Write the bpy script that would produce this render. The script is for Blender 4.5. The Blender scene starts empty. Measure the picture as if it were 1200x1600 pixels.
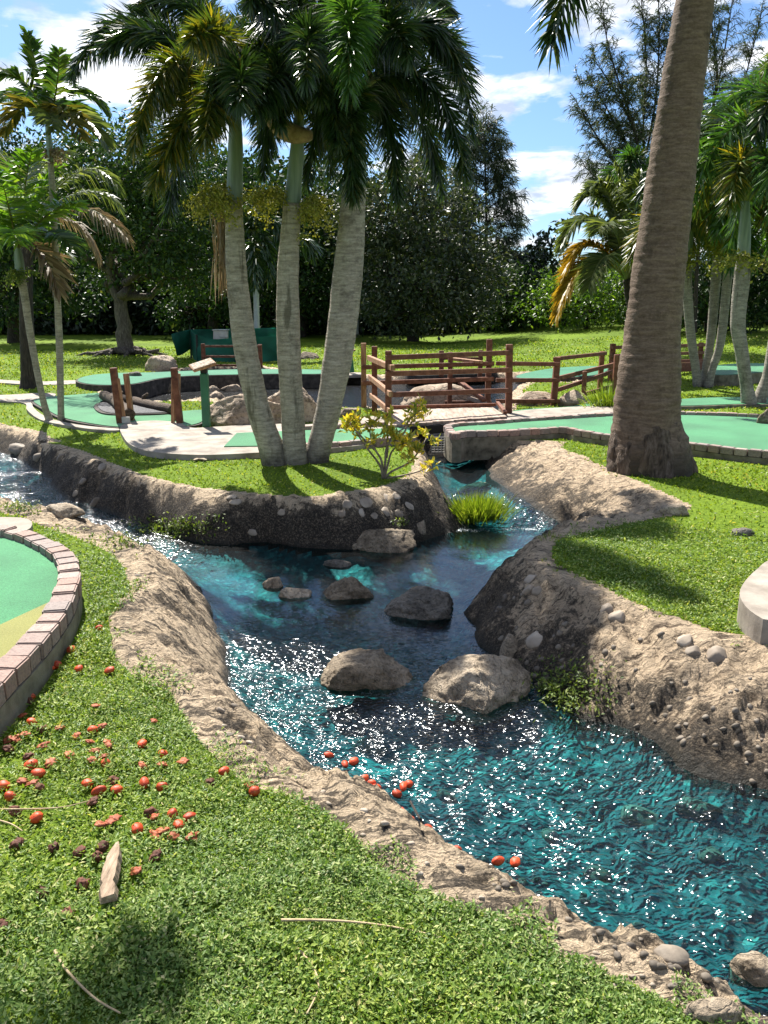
import bpy, bmesh, math, random
import numpy as np
from mathutils import Vector, Matrix, Quaternion
from mathutils.geometry import tessellate_polygon

# ------------------------------------------------------------------ camera, sky, sun, exposure
scene = bpy.context.scene
PITCH = math.radians(14.4); CAM_H = 1.6; F = 1250.0
cam_d = bpy.data.cameras.new('camera'); cam = bpy.data.objects.new('camera', cam_d)
scene.collection.objects.link(cam); scene.camera = cam
cam.location = (0, 0, CAM_H); cam.rotation_euler = (math.pi/2 - PITCH, 0, 0)
cam_d.sensor_fit = 'VERTICAL'; cam_d.sensor_height = 24.0; cam_d.lens = 24.0*F/1600
cam_d.clip_start = 0.05; cam_d.clip_end = 3000

SUN_EL = math.radians(51); SUN_AZ = math.radians(-25)      # azimuth measured from +Y towards +X
sun_dir = Vector((math.sin(SUN_AZ)*math.cos(SUN_EL), math.cos(SUN_AZ)*math.cos(SUN_EL), math.sin(SUN_EL)))
sl = bpy.data.lights.new('sun', 'SUN'); sl.energy = 5.0; sl.angle = math.radians(0.5); sl.color = (1, .955, .88)
so = bpy.data.objects.new('sun', sl); scene.collection.objects.link(so)
so.rotation_euler = (-sun_dir).to_track_quat('-Z', 'Y').to_euler(); so.location = sun_dir*60

scene.view_settings.view_transform = 'Standard'; scene.view_settings.look = 'None'
scene.view_settings.gamma = 1.0; scene.view_settings.exposure = 1.38
scene.render.engine = 'CYCLES'
scene.cycles.max_bounces = 7; scene.cycles.transparent_max_bounces = 12
scene.cycles.caustics_reflective = False; scene.cycles.caustics_refractive = False
scene.cycles.use_denoising = True
scene.cycles.sample_clamp_indirect = 6.0

def node(nt, t, ins=None, **props):
    n = nt.nodes.new(t)
    for k, v in props.items(): setattr(n, k, v)
    for k, v in (ins or {}).items():
        s = n.inputs[k]
        if hasattr(v, 'is_linked'): nt.links.new(v, s)
        else: s.default_value = v
    return n
def c4(c): return (c[0], c[1], c[2], 1.0)
def ramp(nt, fac, stops, interp='LINEAR'):
    r = nt.nodes.new('ShaderNodeValToRGB'); r.color_ramp.interpolation = interp
    e = r.color_ramp.elements
    while len(e) < len(stops): e.new(0.5)
    for el, (p, c) in zip(e, stops):
        el.position = p; el.color = c4(c) if not isinstance(c, (int, float)) else (c, c, c, 1)
    nt.links.new(fac, r.inputs[0]); return r.outputs[0]
def mixc(nt, fac, a, b, mode='MIX'):
    n = nt.nodes.new('ShaderNodeMix'); n.data_type = 'RGBA'; n.blend_type = mode
    for s, v in ((n.inputs[0], fac), (n.inputs[6], a), (n.inputs[7], b)):
        if hasattr(v, 'is_linked'): nt.links.new(v, s)
        elif isinstance(v, (int, float)): s.default_value = v
        else: s.default_value = c4(v)
    return n.outputs[2]
def math_(nt, op, a, b=0.0, clamp=False):
    n = nt.nodes.new('ShaderNodeMath'); n.operation = op; n.use_clamp = clamp
    for s, v in ((n.inputs[0], a), (n.inputs[1], b)):
        if hasattr(v, 'is_linked'): nt.links.new(v, s)
        else: s.default_value = v
    return n.outputs[0]

world = bpy.data.worlds.new('World'); scene.world = world; world.use_nodes = True
nt = world.node_tree; nt.nodes.clear()
sky = node(nt, 'ShaderNodeTexSky', sky_type='NISHITA', sun_disc=False, sun_elevation=SUN_EL,
           sun_rotation=SUN_AZ, altitude=5, air_density=1.0, dust_density=.6, ozone_density=2.5)
tc = node(nt, 'ShaderNodeTexCoord')
sep = node(nt, 'ShaderNodeSeparateXYZ', {0: tc.outputs['Generated']})
zz = math_(nt, 'ADD', math_(nt, 'MAXIMUM', sep.outputs[2], 0.0), 0.16)
cx = math_(nt, 'DIVIDE', sep.outputs[0], zz); cy = math_(nt, 'DIVIDE', sep.outputs[1], zz)
comb = node(nt, 'ShaderNodeCombineXYZ', {0: cx, 1: cy, 2: 6.1})
n1 = node(nt, 'ShaderNodeTexNoise', {'Vector': comb.outputs[0], 'Scale': 2.3, 'Detail': 9.0, 'Roughness': .55, 'Distortion': .2})
n2 = node(nt, 'ShaderNodeTexNoise', {'Vector': comb.outputs[0], 'Scale': 5.0, 'Detail': 6.0, 'Roughness': .6})
cov = ramp(nt, n1.outputs[0], [(.49, 0), (.56, .8), (.66, 1)])
shade = ramp(nt, n2.outputs[0], [(.34, (4.6, 5.2, 6.4)), (.60, (11.0, 10.9, 10.7))])
skyc = mixc(nt, cov, mixc(nt, 1.0, sky.outputs[0], (.78, .95, 1.15), 'MULTIPLY'), shade)
bg = node(nt, 'ShaderNodeBackground', {'Color': skyc, 'Strength': .056})
node(nt, 'ShaderNodeOutputWorld', {'Surface': bg.outputs[0]})

# ------------------------------------------------------------------ helpers
rng = np.random.default_rng(7); random.seed(7)
cp, sp = math.cos(PITCH), math.sin(PITCH)
def ray(px, py):
    x = (px-600)/F; u = (800-py)/F
    return np.array([x, cp+u*sp, -sp+u*cp])
def PZ(px, py, z=0.0):
    d = ray(px, py); k = (z-CAM_H)/d[2]; return np.array([0, 0, CAM_H])+d*k
def PY(px, py, Y):
    d = ray(px, py); return np.array([0, 0, CAM_H])+d*(Y/d[1])
def pxm(Y, z=0.0):                       # metres for one photo pixel at that spot
    return (Y*cp-(z-CAM_H)*sp)/F
def sstep(a, b, x):
    t = np.clip((x-a)/(b-a), 0, 1); return t*t*(3-2*t)
def _h(ix, iy, iz, seed):
    n = (ix*374761393+iy*668265263+iz*2147483647+seed*1274126177) & 0xffffffff
    n = ((n ^ (n >> 13))*1274126177) & 0xffffffff
    return ((n ^ (n >> 16)) & 0xffff)/65535.0
def vn3(x, y, z, seed=0):
    x = np.asarray(x, float); y = np.asarray(y, float); z = np.asarray(z, float)+np.zeros_like(x)
    xi = np.floor(x).astype(np.int64); yi = np.floor(y).astype(np.int64); zi = np.floor(z).astype(np.int64)
    fx, fy, fz = x-xi, y-yi, z-zi
    fx = fx*fx*(3-2*fx); fy = fy*fy*(3-2*fy); fz = fz*fz*(3-2*fz)
    r = 0
    for dx in (0, 1):
        for dy in (0, 1):
            for dz in (0, 1):
                r = r+_h(xi+dx, yi+dy, zi+dz, seed)*(fx if dx else 1-fx)*(fy if dy else 1-fy)*(fz if dz else 1-fz)
    return r*2-1
def fbm(x, y, z=0.0, oct=4, seed=0, rough=.5):
    r = 0; a = 1; f = 1
    for i in range(oct):
        r = r+a*vn3(np.asarray(x)*f, np.asarray(y)*f, np.asarray(z)*f, seed+i*17); a *= rough; f *= 2.03
    return r
def catmull(P, n=8, closed=False):
    P = np.asarray(P, float); out = []
    m = len(P)
    for i in range(m if closed else m-1):
        if closed: p0, p1, p2, p3 = P[(i-1) % m], P[i], P[(i+1) % m], P[(i+2) % m]
        else: p0, p1, p2, p3 = P[max(i-1, 0)], P[i], P[i+1], P[min(i+2, m-1)]
        for k in range(n):
            t = k/n
            out.append(.5*((2*p1)+(-p0+p2)*t+(2*p0-5*p1+4*p2-p3)*t*t+(-p0+3*p1-3*p2+p3)*t**3))
    if not closed: out.append(P[-1])
    return np.array(out)
def resample(P, step, closed=False):
    P = np.asarray(P, float)
    Q = np.vstack([P, P[:1]]) if closed else P
    s = np.r_[0, np.cumsum(np.linalg.norm(np.diff(Q, axis=0), axis=1))]
    n = max(2, int(round(s[-1]/step)))
    t = np.linspace(0, s[-1], n+1)
    if closed: t = t[:-1]
    return np.stack([np.interp(t, s, Q[:, k]) for k in range(Q.shape[1])], 1)
def inpoly(x, y, poly):
    r = np.zeros(x.shape, bool); n = len(poly); j = n-1
    for i in range(n):
        xi, yi = poly[i][0], poly[i][1]; xj, yj = poly[j][0], poly[j][1]
        if yi != yj:
            c = ((yi > y) != (yj > y)) & (x < (xj-xi)*(y-yi)/(yj-yi)+xi)
            r ^= c
        j = i
    return r
def dpoly(x, y, poly, closed=True):
    d = np.full(x.shape, 1e9); n = len(poly)
    for i in range(n if closed else n-1):
        ax, ay = poly[i][0], poly[i][1]; bx, by = poly[(i+1) % n][0], poly[(i+1) % n][1]
        vx, vy = bx-ax, by-ay; l2 = vx*vx+vy*vy+1e-12
        t = np.clip(((x-ax)*vx+(y-ay)*vy)/l2, 0, 1)
        d = np.minimum(d, (x-ax-t*vx)**2+(y-ay-t*vy)**2)
    return np.sqrt(d)

C = scene.collection
def np_mesh(name, V, quads=None, tris=None, mats=None, qm=None, tm=None, smooth=False):
    V = np.asarray(V, np.float32); me = bpy.data.meshes.new(name)
    quads = np.zeros((0, 4), int) if quads is None else np.asarray(quads, int).reshape(-1, 4)
    tris = np.zeros((0, 3), int) if tris is None else np.asarray(tris, int).reshape(-1, 3)
    nq, nt_ = len(quads), len(tris)
    me.vertices.add(len(V)); me.vertices.foreach_set('co', V.ravel())
    me.loops.add(nq*4+nt_*3); me.loops.foreach_set('vertex_index', np.r_[quads.ravel(), tris.ravel()].astype(np.int32))
    me.polygons.add(nq+nt_)
    me.polygons.foreach_set('loop_start', np.r_[np.arange(nq)*4, nq*4+np.arange(nt_)*3].astype(np.int32))
    for m in (mats or []): me.materials.append(m)
    if qm is not None or tm is not None:
        a = np.zeros(nq, np.int32)+(0 if qm is None else qm); b = np.zeros(nt_, np.int32)+(0 if tm is None else tm)
        me.polygons.foreach_set('material_index', np.r_[a, b].astype(np.int32))
    me.polygons.foreach_set('use_smooth', np.full(nq+nt_, smooth))
    me.update(calc_edges=True); me.validate()
    return me
def py_mesh(name, V, Fc, mats, smooth=False):
    me = bpy.data.meshes.new(name); me.from_pydata([tuple(v) for v in V], [], [tuple(f) for f in Fc])
    for m in (mats if isinstance(mats, (list, tuple)) else [mats]): me.materials.append(m)
    if smooth: me.polygons.foreach_set('use_smooth', np.full(len(me.polygons), True))
    me.update(); return me
def link(name, me, parent=None, loc=None, rot=None, scale=None):
    o = bpy.data.objects.new(name, me); C.objects.link(o)
    if parent is not None:
        o.parent = parent; o.matrix_parent_inverse = Matrix.Translation(-Vector(parent.location))
    if loc is not None: o.location = loc
    if rot is not None: o.rotation_euler = rot
    if scale is not None: o.scale = scale
    return o
def tag(o, label=None, cat=None, group=None, kind=None):
    if label: o['label'] = label
    if cat: o['category'] = cat
    if group: o['group'] = group
    if kind: o['kind'] = kind
    return o
def thing(name, label, cat, loc, group=None):
    o = bpy.data.objects.new(name, None); C.objects.link(o); o.location = Vector(loc); o.empty_display_size = .1
    return tag(o, label, cat, group)

class MB:                                  # collects quads/tris with material index
    def __init__(s): s.V = []; s.Q = []; s.T = []; s.qm = []; s.tm = []; s.n = 0
    def add(s, V, Q=None, T=None, m=0):
        V = np.asarray(V, float).reshape(-1, 3)
        if Q is not None and len(Q): s.Q.append(np.asarray(Q).reshape(-1, 4)+s.n); s.qm.append(np.full(len(s.Q[-1]), m))
        if T is not None and len(T): s.T.append(np.asarray(T).reshape(-1, 3)+s.n); s.tm.append(np.full(len(s.T[-1]), m))
        s.V.append(V); s.n += len(V)
    def build(s, name, mats, smooth=False):
        mats = mats if isinstance(mats, (list, tuple)) else [mats]
        return np_mesh(name, np.vstack(s.V), np.vstack(s.Q) if s.Q else None, np.vstack(s.T) if s.T else None, mats,
                       np.concatenate(s.qm) if s.qm else None, np.concatenate(s.tm) if s.tm else None, smooth)
def frames(P):
    P = np.asarray(P, float); T = np.gradient(P, axis=0); T /= np.linalg.norm(T, axis=1)[:, None]+1e-9
    u = np.cross(T[0], [0, 1, 0.03]); u /= np.linalg.norm(u); U = [u]
    for i in range(1, len(P)):
        u = U[-1]-T[i]*np.dot(U[-1], T[i]); U.append(u/np.linalg.norm(u))
    U = np.array(U); return T, U, np.cross(T, U)
def tube(P, R, seg=8, cap=True, noise=None):
    P = np.asarray(P, float); R = np.asarray(R, float)+np.zeros(len(P)); T, U, W = frames(P)
    a = np.arange(seg)*2*math.pi/seg; n = len(P)
    rr = R[:, None]*np.ones(seg)
    if noise is not None: rr = rr*noise(n, seg)
    V = P[:, None]+rr[..., None]*(np.cos(a)[None, :, None]*U[:, None]+np.sin(a)[None, :, None]*W[:, None])
    i = np.arange(n-1)[:, None]*seg; j = np.arange(seg)[None]; k = (j+1) % seg
    Q = np.stack([i+j, i+k, i+k+seg, i+j+seg], -1).reshape(-1, 4)
    V = V.reshape(-1, 3); Tt = []
    if cap:
        V = np.vstack([V, P[:1], P[-1:]]); c0, c1 = n*seg, n*seg+1; o = (n-1)*seg
        Tt = [(c0, (q+1) % seg, q) for q in range(seg)]+[(c1, o+q, o+(q+1) % seg) for q in range(seg)]
    return V, Q, np.array(Tt)
BOXF = [(0, 1, 2, 3), (7, 6, 5, 4), (0, 4, 5, 1), (1, 5, 6, 2), (2, 6, 7, 3), (3, 7, 4, 0)]
def beam(A, B, w, h, up=(0, 0, 1)):        # a squared timber from A to B
    A = np.asarray(A, float); B = np.asarray(B, float); t = B-A; t /= np.linalg.norm(t)
    s = np.cross(t, up); s /= np.linalg.norm(s); u = np.cross(s, t)
    V = [p+s*a*w/2+u*b*h/2 for p in (A, B) for a, b in ((-1, -1), (-1, 1), (1, 1), (1, -1))]
    return np.array(V)
def beam_mesh(name, A, B, w, h, mat, up=(0, 0, 1), bevel=.006):
    bm = bmesh.new(); vs = [bm.verts.new(v) for v in beam(A, B, w, h, up)]
    for f in BOXF: bm.faces.new([vs[i] for i in f])
    bmesh.ops.recalc_face_normals(bm, faces=bm.faces)
    if bevel: bmesh.ops.bevel(bm, geom=bm.edges[:], offset=bevel, segments=1, affect='EDGES')
    me = bpy.data.meshes.new(name); bm.to_mesh(me); bm.free(); me.materials.append(mat); return me
def slab_mesh(name, outline, ztop, zbot, mats, bevel=0):   # outline in world xy; mats top, side
    P = np.asarray(outline)[:, :2]
    A = np.sum(P[:, 0]*np.roll(P[:, 1], -1)-np.roll(P[:, 0], -1)*P[:, 1])
    if A < 0: P = P[::-1]
    n = len(P); V = [(p[0], p[1], ztop) for p in P]+[(p[0], p[1], zbot) for p in P]
    tr = tessellate_polygon([[Vector((p[0], p[1], 0)) for p in P]])
    me = bpy.data.meshes.new(name)
    fs = []
    for t in tr:
        a, b, c = t
        k = (P[b][0]-P[a][0])*(P[c][1]-P[a][1])-(P[b][1]-P[a][1])*(P[c][0]-P[a][0])
        fs.append((a, b, c) if k > 0 else (a, c, b))
    nt_ = len(fs)
    fs += [(i, i+n, (i+1) % n+n, (i+1) % n) for i in range(n)]
    me.from_pydata(V, [], fs)
    for m in mats: me.materials.append(m)
    if len(mats) > 1:
        me.polygons.foreach_set('material_index', np.r_[np.zeros(nt_), np.ones(n)].astype(np.int32))
    me.update(); return me
# ------------------------------------------------------------------ materials
def newmat(name):
    m = bpy.data.materials.new(name); m.use_nodes = True; m.node_tree.nodes.clear(); return m, m.node_tree
def out(nt, s, disp=None):
    node(nt, 'ShaderNodeOutputMaterial', {'Surface': s})
def leafmat(name, stops, trans=.35, rough=.45, spec=.4, tcol=(1.25, 1.3, .5), big=None):
    m, nt = newmat(name)
    g = node(nt, 'ShaderNodeNewGeometry'); col = ramp(nt, g.outputs['Random Per Island'], stops)
    if big:
        tc = node(nt, 'ShaderNodeTexCoord')
        n = node(nt, 'ShaderNodeTexNoise', {'Vector': tc.outputs['Object'], 'Scale': big[0], 'Detail': 2.0})
        col = mixc(nt, ramp(nt, n.outputs[0], [(.42, 0), (.62, 1)]), col, mixc(nt, 1.0, col, big[1], 'MULTIPLY'))
    b = node(nt, 'ShaderNodeBsdfPrincipled', {'Base Color': col, 'Roughness': rough, 'Specular IOR Level': spec})
    t = node(nt, 'ShaderNodeBsdfTranslucent', {'Color': mixc(nt, 1.0, col, tcol, 'MULTIPLY')})
    mx = node(nt, 'ShaderNodeMixShader', {0: trans, 1: b.outputs[0], 2: t.outputs[0]})
    out(nt, mx.outputs[0]); return m
def simple(name, stops, scale=8.0, detail=5.0, rough=.8, bump=.3, bscale=None, stretch=(1, 1, 1), spec=.3, rnd=0.0, coord='Object', bdist=.02, noise_rough=.6):
    m, nt = newmat(name)
    tc = node(nt, 'ShaderNodeTexCoord')
    mp = node(nt, 'ShaderNodeMapping', {'Vector': tc.outputs[coord], 'Scale': stretch})
    n = node(nt, 'ShaderNodeTexNoise', {'Vector': mp.outputs[0], 'Scale': scale, 'Detail': detail, 'Roughness': noise_rough})
    col = ramp(nt, n.outputs[0], stops)
    if rnd:
        oi = node(nt, 'ShaderNodeObjectInfo')
        hs = node(nt, 'ShaderNodeHueSaturation', {'Color': col, 'Value': math_(nt, 'ADD', math_(nt, 'MULTIPLY', oi.outputs['Random'], rnd), 1-rnd/2)})
        col = hs.outputs[0]
    n2 = node(nt, 'ShaderNodeTexNoise', {'Vector': mp.outputs[0], 'Scale': bscale or scale*3, 'Detail': 6.0, 'Roughness': .65})
    bp = node(nt, 'ShaderNodeBump', {'Strength': bump, 'Distance': bdist, 'Height': n2.outputs[0]})
    b = node(nt, 'ShaderNodeBsdfPrincipled', {'Base Color': col, 'Roughness': rough, 'Specular IOR Level': spec, 'Normal': bp.outputs[0]})
    out(nt, b.outputs[0]); return m

# soil and turf seen between the leaves of the lawn
def lawn_mat():
    m, nt = newmat('lawn')
    g = node(nt, 'ShaderNodeNewGeometry')
    n1 = node(nt, 'ShaderNodeTexNoise', {'Vector': g.outputs['Position'], 'Scale': .35, 'Detail': 4.0})
    n2 = node(nt, 'ShaderNodeTexNoise', {'Vector': g.outputs['Position'], 'Scale': 26.0, 'Detail': 6.0, 'Roughness': .7})
    a = ramp(nt, n2.outputs[0], [(.3, (.022, .045, .006)), (.5, (.085, .14, .012)), (.68, (.16, .215, .026)), (.8, (.22, .23, .06))])
    b = ramp(nt, n2.outputs[0], [(.3, (.05, .09, .006)), (.55, (.14, .215, .014)), (.78, (.23, .28, .035))])
    col = mixc(nt, ramp(nt, n1.outputs[0], [(.4, 0), (.6, 1)]), a, b)
    bp = node(nt, 'ShaderNodeBump', {'Strength': .8, 'Distance': .04, 'Height': n2.outputs[0]})
    bs = node(nt, 'ShaderNodeBsdfPrincipled', {'Base Color': col, 'Roughness': .9, 'Specular IOR Level': .1, 'Normal': bp.outputs[0]})
    out(nt, bs.outputs[0]); return m
# rough sprayed concrete with dark algae streaks that gather near the water
def bank_mat(name, dark, tint, w=(.55, .3, .45, .0)):
    m, nt = newmat(name)
    g = node(nt, 'ShaderNodeNewGeometry'); at = node(nt, 'ShaderNodeAttribute', attribute_name='rise'); P = g.outputs['Position']
    n1 = node(nt, 'ShaderNodeTexNoise', {'Vector': P, 'Scale': 3.0, 'Detail': 8.0, 'Roughness': .68})
    n2 = node(nt, 'ShaderNodeTexNoise', {'Vector': P, 'Scale': 15.0, 'Detail': 8.0, 'Roughness': .72, 'Distortion': .8})
    n3 = node(nt, 'ShaderNodeTexNoise', {'Vector': P, 'Scale': 70.0, 'Detail': 5.0, 'Roughness': .75})
    ws = node(nt, 'ShaderNodeVectorMath', {0: P, 1: node(nt, 'ShaderNodeVectorMath', {0: n1.outputs['Color'], 1: (.55, .55, .55)}, operation='MULTIPLY').outputs[0]}, operation='ADD')
    v = node(nt, 'ShaderNodeTexVoronoi', {'Vector': ws.outputs[0], 'Scale': 6.5, 'Randomness': 1.0}, feature='DISTANCE_TO_EDGE')
    base = ramp(nt, n2.outputs[0], [(.28, [x*.55 for x in tint]), (.42, [x*.9 for x in tint]), (.6, [min(1, x*1.12) for x in tint]), (.78, [min(1, x*1.4) for x in tint])])
    pit = ramp(nt, n3.outputs[0], [(.34, .85), (.43, 0)])
    base = mixc(nt, pit, base, (.085, .062, .042))
    crk = math_(nt, 'MULTIPLY', ramp(nt, v.outputs[0], [(0, .9), (.02, .5), (.05, 0)]), ramp(nt, n2.outputs[0], [(.42, 1), (.58, 0)]))
    base = mixc(nt, crk, base, (.04, .03, .022))
    mr = node(nt, 'ShaderNodeMapping', {'Vector': P, 'Rotation': (0, 0, .75), 'Scale': (3.0, 26.0, 6.0)}); n6 = node(nt, 'ShaderNodeTexNoise', {'Vector': mr.outputs[0], 'Scale': 1.0, 'Detail': 5.0, 'Roughness': .7, 'Distortion': .5})
    base = mixc(nt, math_(nt, 'MULTIPLY', ramp(nt, n6.outputs[0], [(.39, 1), (.48, 0)]), ramp(nt, n1.outputs[0], [(.4, 1), (.62, .15)])), base, (.075, .052, .034))
    ms = node(nt, 'ShaderNodeMapping', {'Vector': P, 'Scale': (9, 9, 1.6)}); n5 = node(nt, 'ShaderNodeTexNoise', {'Vector': ms.outputs[0], 'Scale': 1.0, 'Detail': 5.0, 'Roughness': .7})
    s = math_(nt, 'ADD', math_(nt, 'ADD', math_(nt, 'MULTIPLY', n1.outputs[0], w[0]), math_(nt, 'MULTIPLY', n2.outputs[0], w[1])), math_(nt, 'ADD', math_(nt, 'MULTIPLY', n5.outputs[0], w[2]), math_(nt, 'MULTIPLY', n6.outputs[0], w[3])))
    s = math_(nt, 'SUBTRACT', s, math_(nt, 'MULTIPLY', at.outputs['Fac'], dark[1]))
    st = ramp(nt, s, [(dark[0], 0), (dark[0]+.035, .85), (dark[0]+.12, .97)])
    st = math_(nt, 'MULTIPLY', st, ramp(nt, n3.outputs[0], [(.5, 1), (.72, .45)]))
    col = mixc(nt, st, base, mixc(nt, n3.outputs[0], (.010, .009, .008), (.06, .05, .04)))
    wet = ramp(nt, at.outputs['Fac'], [(.0, 1), (.04, .8), (.10, 0)])
    col = mixc(nt, wet, col, (.026, .024, .017))
    hh = math_(nt, 'ADD', math_(nt, 'MULTIPLY', n2.outputs[0], 1.0), math_(nt, 'MULTIPLY', n3.outputs[0], .45))
    hh = math_(nt, 'ADD', math_(nt, 'SUBTRACT', hh, math_(nt, 'MULTIPLY', crk, .3)), math_(nt, 'MULTIPLY', n6.outputs[0], .55))
    bp = node(nt, 'ShaderNodeBump', {'Strength': 1.0, 'Distance': .07, 'Height': hh})
    bs = node(nt, 'ShaderNodeBsdfPrincipled', {'Base Color': col, 'Roughness': math_(nt, 'SUBTRACT', .88, math_(nt, 'MULTIPLY', wet, .5)), 'Specular IOR Level': .25, 'Normal': bp.outputs[0]})
    out(nt, bs.outputs[0]); return m
def bed_mat():
    m, nt = newmat('stream_bed')
    g = node(nt, 'ShaderNodeNewGeometry')
    v = node(nt, 'ShaderNodeTexVoronoi', {'Vector': g.outputs['Position'], 'Scale': 26.0, 'Randomness': 1.0})
    n1 = node(nt, 'ShaderNodeTexNoise', {'Vector': g.outputs['Position'], 'Scale': 1.7, 'Detail': 5.0})
    n2 = node(nt, 'ShaderNodeTexNoise', {'Vector': g.outputs['Position'], 'Scale': 30.0, 'Detail': 5.0})
    sepc = node(nt, 'ShaderNodeSeparateColor', {0: v.outputs['Color']})
    a = ramp(nt, sepc.outputs[0], [(.0, (.005, .035, .04)), (.4, (.008, .07, .078)), (.8, (.018, .145, .15)), (.93, (.05, .24, .23)), (1, (.16, .36, .32))])
    a = mixc(nt, ramp(nt, n2.outputs[0], [(.38, .4), (.56, 0)]), a, (.008, .05, .055))
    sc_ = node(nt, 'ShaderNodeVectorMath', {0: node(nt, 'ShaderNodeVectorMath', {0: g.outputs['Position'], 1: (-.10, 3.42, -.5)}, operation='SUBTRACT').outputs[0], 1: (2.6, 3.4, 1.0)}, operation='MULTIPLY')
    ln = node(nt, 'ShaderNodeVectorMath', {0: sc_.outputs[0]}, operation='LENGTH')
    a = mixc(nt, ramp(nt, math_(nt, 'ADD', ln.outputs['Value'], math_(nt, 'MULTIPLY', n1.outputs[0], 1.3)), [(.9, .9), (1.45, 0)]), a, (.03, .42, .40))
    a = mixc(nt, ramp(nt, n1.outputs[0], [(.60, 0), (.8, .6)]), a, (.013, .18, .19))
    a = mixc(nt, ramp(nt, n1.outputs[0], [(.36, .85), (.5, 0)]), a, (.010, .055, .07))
    bp = node(nt, 'ShaderNodeBump', {'Strength': .4, 'Distance': .015, 'Height': v.outputs['Distance']})
    bs = node(nt, 'ShaderNodeBsdfPrincipled', {'Base Color': a, 'Roughness': .7, 'Normal': bp.outputs[0]})
    out(nt, bs.outputs[0]); return m
def water_mat(name, tint, sc=1.0, bstr=.5, rough=.07, foam=True):
    m, nt = newmat(name)
    g = node(nt, 'ShaderNodeNewGeometry')
    mp = node(nt, 'ShaderNodeMapping', {'Vector': g.outputs['Position'], 'Rotation': (0, 0, .75), 'Scale': (1.0, 1.9, 1.0)})
    n1 = node(nt, 'ShaderNodeTexNoise', {'Vector': mp.outputs[0], 'Scale': 11.0*sc, 'Detail': 1.0, 'Roughness': .45, 'Distortion': .9})
    n2 = node(nt, 'ShaderNodeTexNoise', {'Vector': mp.outputs[0], 'Scale': 33.0*sc, 'Detail': 0.0, 'Roughness': .5, 'Distortion': .5})
    nb = node(nt, 'ShaderNodeTexNoise', {'Vector': g.outputs['Position'], 'Scale': 1.3, 'Detail': 2.0})
    at = node(nt, 'ShaderNodeAttribute', attribute_name='rush')
    amp = math_(nt, 'ADD', .02, math_(nt, 'MULTIPLY', at.outputs['Fac'], 1.0))
    hh = math_(nt, 'ADD', math_(nt, 'MULTIPLY', n1.outputs[0], 1.0), math_(nt, 'MULTIPLY', n2.outputs[0], .5))
    bp = node(nt, 'ShaderNodeBump', {'Strength': bstr, 'Distance': .024, 'Height': math_(nt, 'MULTIPLY', hh, amp)})
    fr = node(nt, 'ShaderNodeFresnel', {'IOR': 1.42, 'Normal': bp.outputs[0]})
    gl = node(nt, 'ShaderNodeBsdfGlossy', {'Color': (.95, .97, 1, 1), 'Roughness': rough, 'Normal': bp.outputs[0]})
    tr = node(nt, 'ShaderNodeBsdfTransparent', {'Color': c4(tint)})
    mx = node(nt, 'ShaderNodeMixShader', {0: fr.outputs[0], 1: tr.outputs[0], 2: gl.outputs[0]})
    if foam:
        nf = node(nt, 'ShaderNodeTexNoise', {'Vector': mp.outputs[0], 'Scale': 60.0, 'Detail': 4.0, 'Roughness': .7})
        fm = node(nt, 'ShaderNodeAttribute', attribute_name='foam')
        fa = ramp(nt, math_(nt, 'ADD', nf.outputs[0], math_(nt, 'SUBTRACT', math_(nt, 'MULTIPLY', fm.outputs['Fac'], .26), .20)), [(.52, 0), (.58, 1)])
        fb = node(nt, 'ShaderNodeBsdfPrincipled', {'Base Color': (.72, .8, .82, 1), 'Roughness': .4})
        mx = node(nt, 'ShaderNodeMixShader', {0: fa, 1: mx.outputs[0], 2: fb.outputs[0]})
    out(nt, mx.outputs[0]); return m
def turf_mat(name, a, b):
    m, nt = newmat(name)
    g = node(nt, 'ShaderNodeNewGeometry')
    n1 = node(nt, 'ShaderNodeTexNoise', {'Vector': g.outputs['Position'], 'Scale': 120.0, 'Detail': 3.0, 'Roughness': .85})
    n2 = node(nt, 'ShaderNodeTexNoise', {'Vector': g.outputs['Position'], 'Scale': 1.3, 'Detail': 4.0})
    col = mixc(nt, ramp(nt, n1.outputs[0], [(.3, 0), (.7, 1)]), a, b)
    n3 = node(nt, 'ShaderNodeTexNoise', {'Vector': g.outputs['Position'], 'Scale': 7.0, 'Detail': 6.0, 'Roughness': .7})
    col = mixc(nt, ramp(nt, n2.outputs[0], [(.35, .45), (.6, 0)]), col, [x*.62 for x in a])
    col = mixc(nt, ramp(nt, n3.outputs[0], [(.6, 0), (.75, .4)]), col, [x*.55+.02 for x in a])
    bp = node(nt, 'ShaderNodeBump', {'Strength': .5, 'Distance': .006, 'Height': n1.outputs[0]})
    bs = node(nt, 'ShaderNodeBsdfPrincipled', {'Base Color': col, 'Roughness': .85, 'Specular IOR Level': .2, 'Sheen Weight': .2, 'Normal': bp.outputs[0]})
    out(nt, bs.outputs[0]); return m
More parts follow.
